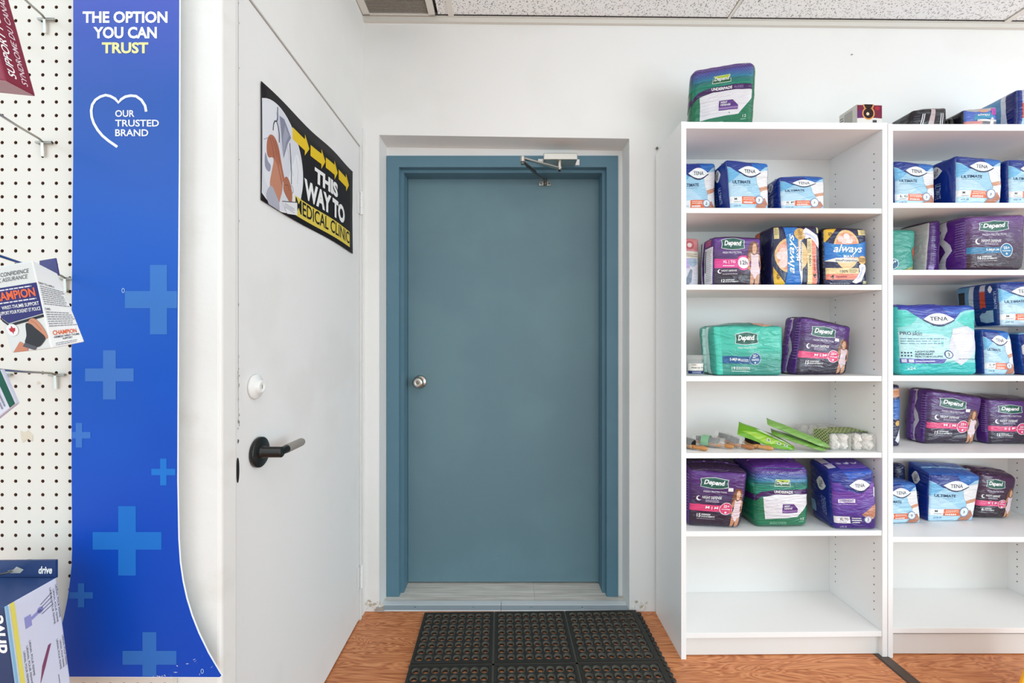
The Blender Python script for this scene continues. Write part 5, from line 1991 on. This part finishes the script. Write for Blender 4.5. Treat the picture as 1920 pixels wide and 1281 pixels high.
B.rect(.60, .82, .72, 1, '#d9dce6', 2)
B.rect(.60, .42, .72, .84, '#d14a30', 2)
B.ell(.68, .38, .06, '#24408a', 3)
B.poly([(.6, .12), (.72, .08), (.88, .1), (.88, .38), (.68, .36), (.58, .26)], '#a9c6e0', 2)
B.lens(.83, .86, .05, .09, '#f4f8fb', 2)
B.text('ULTIMATE', .9, .4, .95, .8, '#b9cdf0', 2, 0, .01, -90)
pack('underwear_pack', 'light blue pack with navy side and red panel, lying on top of the stack', cs, TCOL, [('F', art_tena(ratio(cs), 'M')), ('L', B)], 'light blue absorbent underwear packs', r=.012)

# -- fourth compartment
cs = corners(1664, 1688, 726, 722, TD + e, 1.72, 1.72, .10)
A = Art(ratio(cs))
A.rect(.3, .82, 1, .95, '#cf8a5c', 2)
A.rect(.3, .45, 1, .78, '#1d62b8', 2)
A.ell(.7, .38, .2, '#e0b263', 3)
A.poly([(.5, .1), (.9, .3), (1, .2), (.8, .05)], '#e8e4ec', 2)
pack('pad_pack', 'sliver of a navy pad pack behind the upright, fourth shelf, second bookcase', cs, [NV] * 6, [('F', A)], None, r=.008)
cs = corners(1733, 1829, 729, 744, TD + e, 1.758, 1.762, .095, xlt=1742, xrt=1845)
depend('purple underwear pack leaning right on the fourth shelf of the second bookcase', cs, amp=.0035, r=.016, art=dict(size='M | M', count='15'))
cs = corners(1853, 1942, 748, 750, TD + e, 1.758, 1.758, .095, xlt=1851, xrt=1945, backup=.012)
depend('purple pack standing straight at the right photo edge, fourth shelf', cs, seal=None, art=dict(size='S | P', count='16', sticker=False))

# -- fifth compartment
cs = corners(1650, 1728, 908, 906, TE + e, 1.728, 1.735, .09, xlt=1650, xrt=1719)
tena('small light blue pack half hidden by the upright, fifth shelf, second bookcase', cs, 'M', seal=None)
cs = corners(1740, 1824, 889, 893, TE + e, 1.755, 1.760, .095, xlt=1743, xrt=1838, backup=.03)
tena('squarish light blue underwear pack in the middle of the fifth shelf, second bookcase', cs, 'M', seal=('T', '#7fb4e0'), amp=.0015, r=.008)
cs = corners(1845, 1897, 880, 893, TE + e, 1.782, 1.79, .085, xlt=1843, xrt=1911, backup=.015)
cs = corners(1824, 1895, 885, 893, TE + e, 1.783, 1.780, .083, xlt=1836, xrt=1909, backup=.012)
depend('purple underwear pack at the right of the fifth shelf, second bookcase', cs, seal=('T', '#4a2c5c'), art=dict(size='S | P', count='6', sticker=False, top='#4a2450', bot='#33242e'), cols=['#3c2240', '#4a2450', '#3c2240', '#432a4c', '#3c2240', '#3c2240'], r=.018, amp=.003)
cs = corners(1676, 1698, 872, 872, TE + e, 1.832, 1.832, .038)
pack('underwear_pack', 'dark navy pack standing at the back behind the small light blue pack', cs, ['#17254f'] * 6, [], r=.010)

# ================================================================= BEAUTY ITEMS ON THE FOURTH SHELF
ZS = SD


def ZP(px, Y, dz=0.0):
    p = P(px, 0, Y)
    p.z = ZS + dz
    return p


def brush(label, a, b, head, bristles='#1c1a18', wood='#c98c4e', wrap=True, lab=None):
    """wooden brush: handle tip a, neck b, head end c"""
    a, b, c = Vector(a), Vector(b), Vector(head)
    t = thing('wooden_brush', a.lerp(c, .5) * 1, label, 'brush', 'packed wooden brushes')
    t.location.z = ZS
    ORI[t.name] = Vector(t.location)
    m = MB()
    m.tube([a - (b - a).normalized() * .004, a, a.lerp(b, .25), a.lerp(b, .7), b], [.003, .0075, .0095, .0065, .0060], M(wood, 'wood'), 14)
    m.build('handle', t)
    m = MB()
    d = (c - b).normalized()
    sd = Vector((0, 0, 1)).cross(d)
    up = d.cross(sd)
    vs, fs = [], []
    n_ = 8
    for i in range(n_ + 1):
        u = i / n_
        w = .007 + .018 * math.sin(math.pi * min(1, .12 + u * .88)) ** .6
        p = b.lerp(c, u)
        for k in range(12):
            an = 2 * math.pi * k / 12
            vs.append(p + sd * w * math.cos(an) + up * .007 * math.sin(an))
    for i in range(n_):
        for k in range(12):
            fs.append((i * 12 + k, i * 12 + (k + 1) % 12, (i + 1) * 12 + (k + 1) % 12, (i + 1) * 12 + k))
    fs += [tuple(range(12))[::-1], tuple(range(n_ * 12, n_ * 12 + 12))]
    m.add(vs, fs, M(wood, 'wood'), True)
    hd_ = m.build('head', t)
    m = MB()
    rn_ = random.Random(len(label))
    for i in range(16):
        for j in range(-3, 4):
            u = .1 + .85 * i / 15
            w = .018 * math.sin(math.pi * min(1, .12 + u * .88)) ** .6
            p = b.lerp(c, u) + sd * w * j / 3.2 + up * .005
            m.cyl(p, p + up * .018 + Vector((rn_.uniform(-.001, .001), rn_.uniform(-.001, .001), 0)), .0010, M(bristles, 'satin'), n=5)
    tag(m.build('bristles', t), kind=None)
    if wrap:
        m = MB()
        vs, fs = [], []
        for i in range(n_ + 1):
            u = -.15 + 1.25 * i / n_
            w = .014 + .016 * math.sin(math.pi * max(0, min(1, u))) ** .6
            p = b.lerp(c, u) + up * .009
            for k in range(12):
                an = 2 * math.pi * k / 12
                rr = 1 + .08 * math.sin(5 * an + i * 2)
                q_ = p + sd * w * rr * math.cos(an) + up * .0205 * rr * math.sin(an)
                q_.z = max(q_.z, ZS + .0008)
                vs.append(q_)
        for i in range(n_):
            for k in range(12):
                fs.append((i * 12 + k, i * 12 + (k + 1) % 12, (i + 1) * 12 + (k + 1) % 12, (i + 1) * 12 + k))
        m.add(vs, fs, M('#e9ece9', 'clear'), True)
        m.build('clear_wrap', t)
    if lab:
        m = MB()
        vs = []
        for i in (0, 1):
            p = b.lerp(c, .42 + .3 * i) + up * .005
            for k in range(13):
                an = R(-20 + 220 * k / 12)
                vs.append(p + sd * .0325 * math.cos(an) + up * .0265 * math.sin(an))
        m.add(vs, [(k, k + 1, k + 14, k + 13) for k in range(12)], M(lab, 'card'), True)
        m.build('paper_label', t)
    return t


brush('wooden brush in clear wrap at the far left of the shelf, handle towards the front', ZP(1325, 1.632, .010), ZP(1300, 1.655, .012), ZP(1284, 1.72, .014))
brush('wooden brush in clear wrap with pale green paper label', ZP(1374, 1.66, .012), ZP(1352, 1.68, .013), ZP(1304, 1.74, .016), lab='#8fc59a')
brush('wooden brush in crumpled clear wrap, right of the brush with green label', ZP(1412, 1.652, .010), ZP(1386, 1.675, .013), ZP(1346, 1.745, .030), wood='#b97a4a')
brush('wooden brush with black knobbed bristles, partly under the bright green packet', ZP(1448, 1.640, .010), ZP(1421, 1.66, .013), ZP(1398, 1.74, .016), bristles='#111111', wood='#d9a05e', wrap=False)


def pouch(label, a, b, w, th, col, edge, up, group, name='sheet_packet', art=None, taper=.6):
    """flat sealed packet from a to b, w wide, tilted so that its face points along up"""
    a, b, up = Vector(a), Vector(b), Vector(up).normalized()
    d = (b - a).normalized()
    sd = up.cross(d).normalized()
    up = d.cross(sd)
    t = thing(name, a.lerp(b, .5), label, 'packet', group)
    m = MB()
    nu, nv = 20, 10
    for sgn in (1, -1):
        vs = []
        for i in range(nu + 1):
            u = i / nu
            ww = w * (1 if u < taper else 1 - .75 * ((u - taper) / (1 - taper)) ** 1.4)
            for j in range(nv + 1):
                v = -1 + 2 * j / nv
                hgt = th * (1 - v ** 4) * min(1, 6 * u, 6 * (1 - u)) ** .5
                vs.append(a.lerp(b, u) + sd * v * ww / 2 + up * sgn * hgt / 2 + up * .0012 * math.sin(u * 17 + v * 3) * (1 - u))
        fs = [(i * (nv + 1) + j, i * (nv + 1) + j + 1, (i + 1) * (nv + 1) + j + 1, (i + 1) * (nv + 1) + j) for i in range(nu) for j in range(nv)]
        m.add(vs, fs, M(col if sgn > 0 else edge, 'film'), True)
    m.build('printed_film', t)
    if art:
        m = MB()
        A_ = Art((b - a).length / w)
        art(A_)

        def mf(u, v, o):
            ww = w * (1 if u < taper else 1 - .75 * ((u - taper) / (1 - taper)) ** 1.4)
            vv = 2 * v - 1
            hgt = th * (1 - vv ** 4) * min(1, 6 * u, 6 * (1 - u)) ** .5
            return a.lerp(b, u) + sd * vv * ww / 2 + up * (hgt / 2 + .0012 * math.sin(u * 17 + vv * 3) * (1 - u) + o)
        A_.put(m, mf, [k / 20 for k in range(21)], .0006, .0002)
        m.build('print', t)
    return t


def leafart(A_):
    A_.poly([(.05, .3), (.5, .05), (.95, .45), (.6, .55), (.3, .55)], '#a6d24a', 1)
    for x in (.5, .68, .8):
        A_.rect(x, .2, x + .07, .42, '#cfd6c4', 2)
        A_.rect(x + .02, .26, x + .05, .36, '#5f8f2f', 3)
    A_.poly([(.3, .75), (.9, .52), (.95, .6), (.4, .9)], '#e6efd0', 1)


pouch('bright green printed packet leaning down to the right, leftmost of the three green packets', P(1384, 803, 1.70), P(1489, 841, 1.645), .066, .018, '#6fae25', '#487f1c', (-.10, -.66, .7), 'green packets', art=leafart)
pouch('pale green packet lying on top of its twin, uppermost of the green packets', P(1438, 790, 1.680), P(1556, 838, 1.626), .050, .014, '#80b055', '#4e8030', (.15, -.45, .8), 'green packets', taper=.8)
pouch('pale green packet underneath its twin, touching the shelf at its tip', P(1446, 809, 1.676), P(1549, 844, 1.622), .046, .012, '#78a94a', '#4a7a2a', (.15, -.40, .8), 'green packets', taper=.8)


def loofah(label, X0, X1, Y0, Y1, ya, yb, hgt, seed):
    t = thing('bath_puff_pack', ((X0 + X1) / 2, (Y0 + Y1) / 2, ZS + e), label, 'package', 'clear packs of white bath puffs')
    z0, z1 = ZS + e, ZS + e + hgt
    m = MB()
    m.box((X0, Y0, z0), (X1, Y1, z1), M('#f1efe9', 'clear'))
    m.build('clear_box', t, bevel=.004)
    m = MB()
    rn_ = random.Random(seed)
    for jy in range(4):
        for jx in range(2):
            for jz in range(2):
                rr = min((X1 - X0) / 4, hgt / 4) * (1.12 if (jx + jz + seed) % 2 else .98)
                c = Vector((X0 + .003 + rr + jx * (X1 - X0 - .006 - 2 * rr), Y0 + .022 + jy * (Y1 - Y0 - .045) / 3 + rn_.uniform(-.004, .004), z0 + .003 + rr + jz * (hgt - .006 - 2 * rr)))
                vs, fs = [], []
                for i in range(13):
                    th_ = math.pi * i / 12
                    for j in range(20):
                        ph = 2 * math.pi * j / 20
                        dv = Vector((math.sin(th_) * math.cos(ph), math.sin(th_) * math.sin(ph) * 1.3, math.cos(th_)))
                        q_ = rr * (1.0 + .30 * noise.noise(dv * 2.0 + c * 40) + .14 * noise.noise(dv * 7 + c * 60))
                        vs.append(c + dv * q_)
                for i in range(12):
                    for j in range(20):
                        fs.append((i * 20 + j, (i + 1) * 20 + j, (i + 1) * 20 + (j + 1) % 20, i * 20 + (j + 1) % 20))
                m.add(vs, fs, M('#f4efe8', 'wool'), True)
    m.build('white_puffs', t)
    m = MB()
    G_ = M('#47761f', 'card')
    m.box((X0 - .0014, ya, z0 + .003), (X0 - .0004, yb, z1 + .0014), G_)
    m.box((X0 - .0014, ya, z1 + .0004), (X1 + .0014, yb, z1 + .0014), G_)
    m.box((X1 + .0004, ya, z0 + .003), (X1 + .0014, yb, z1 + .0014), G_)

    def lattice(nx_, nz_, ar):
        A_ = Art(ar, 'print')
        for r_ in range(nz_):
            for c_ in range(nx_):
                cx, cz = (c_ + .5) / nx_, (r_ + .5) / nz_
                A_.line([(cx - .5 / nx_, cz), (cx, cz + .5 / nz_), (cx + .5 / nx_, cz), (cx, cz - .5 / nz_), (cx - .5 / nx_, cz)], .05, '#dfe8a6', 1)
        return A_
    lattice(5, 5, (yb - ya) / hgt).put(m, lambda u, v, o: Vector((X0 - .0014 - o, yb + (ya - yb) * u, z0 + .003 + (hgt - .002) * v)), [.5], .0003, .0001)
    lattice(5, 5, 1.0).put(m, lambda u, v, o: Vector((X0 - .0014 + (X1 - X0 + .0028) * u, ya + (yb - ya) * v, z1 + .0014 + o)), [.5], .0003, .0001)
    m.build('patterned_band', t)
    return t


loofah('clear pack of white bath puffs with green lattice band, left of its twin', 1.240, 1.318, 1.640, 1.845, 1.652, 1.735, .066, 3)
loofah('clear pack of white bath puffs with green lattice band, against the right upright', 1.323, 1.405, 1.632, 1.850, 1.672, 1.765, .066, 8)

# ================================================================= YELLOW FLOOR SIGN, bottom right corner
ys = thing('floor_sign', (1.62, 1.33, 0), 'bright yellow slanted board, only a corner showing at the bottom right edge', 'sign')
m = MB()
q = [P(1893, 1310, 1.34), P(2100, 1310, 1.34), P(2075, 1190, 1.34), P(1948, 1190, 1.34)]
q[0].z = q[1].z = 0.004
x0_ = q[0].x
q[0].x = P(1893, 1310, 1.34).x - .002
m.hexa([q[0], q[1], q[1] + Vector((0, .008, 0)), q[0] + Vector((0, .008, 0)), q[3], q[2], q[2] + Vector((0, .008, 0)), q[3] + Vector((0, .008, 0))], M('#f5a800', 'satin'))
m.build('front_board', ys, bevel=.002)
m = MB()
q2 = [p + Vector((.30 if i in (0, 3) else 0, .16 if i < 2 else .010, 0)) for i, p in enumerate(q)]
m.hexa([q2[0], q2[1], q2[1] + Vector((0, .008, 0)), q2[0] + Vector((0, .008, 0)), q2[3], q2[2], q2[2] + Vector((0, .008, 0)), q2[3] + Vector((0, .008, 0))], M('#f5a800', 'satin'))
m.build('rear_board', ys, bevel=.002)
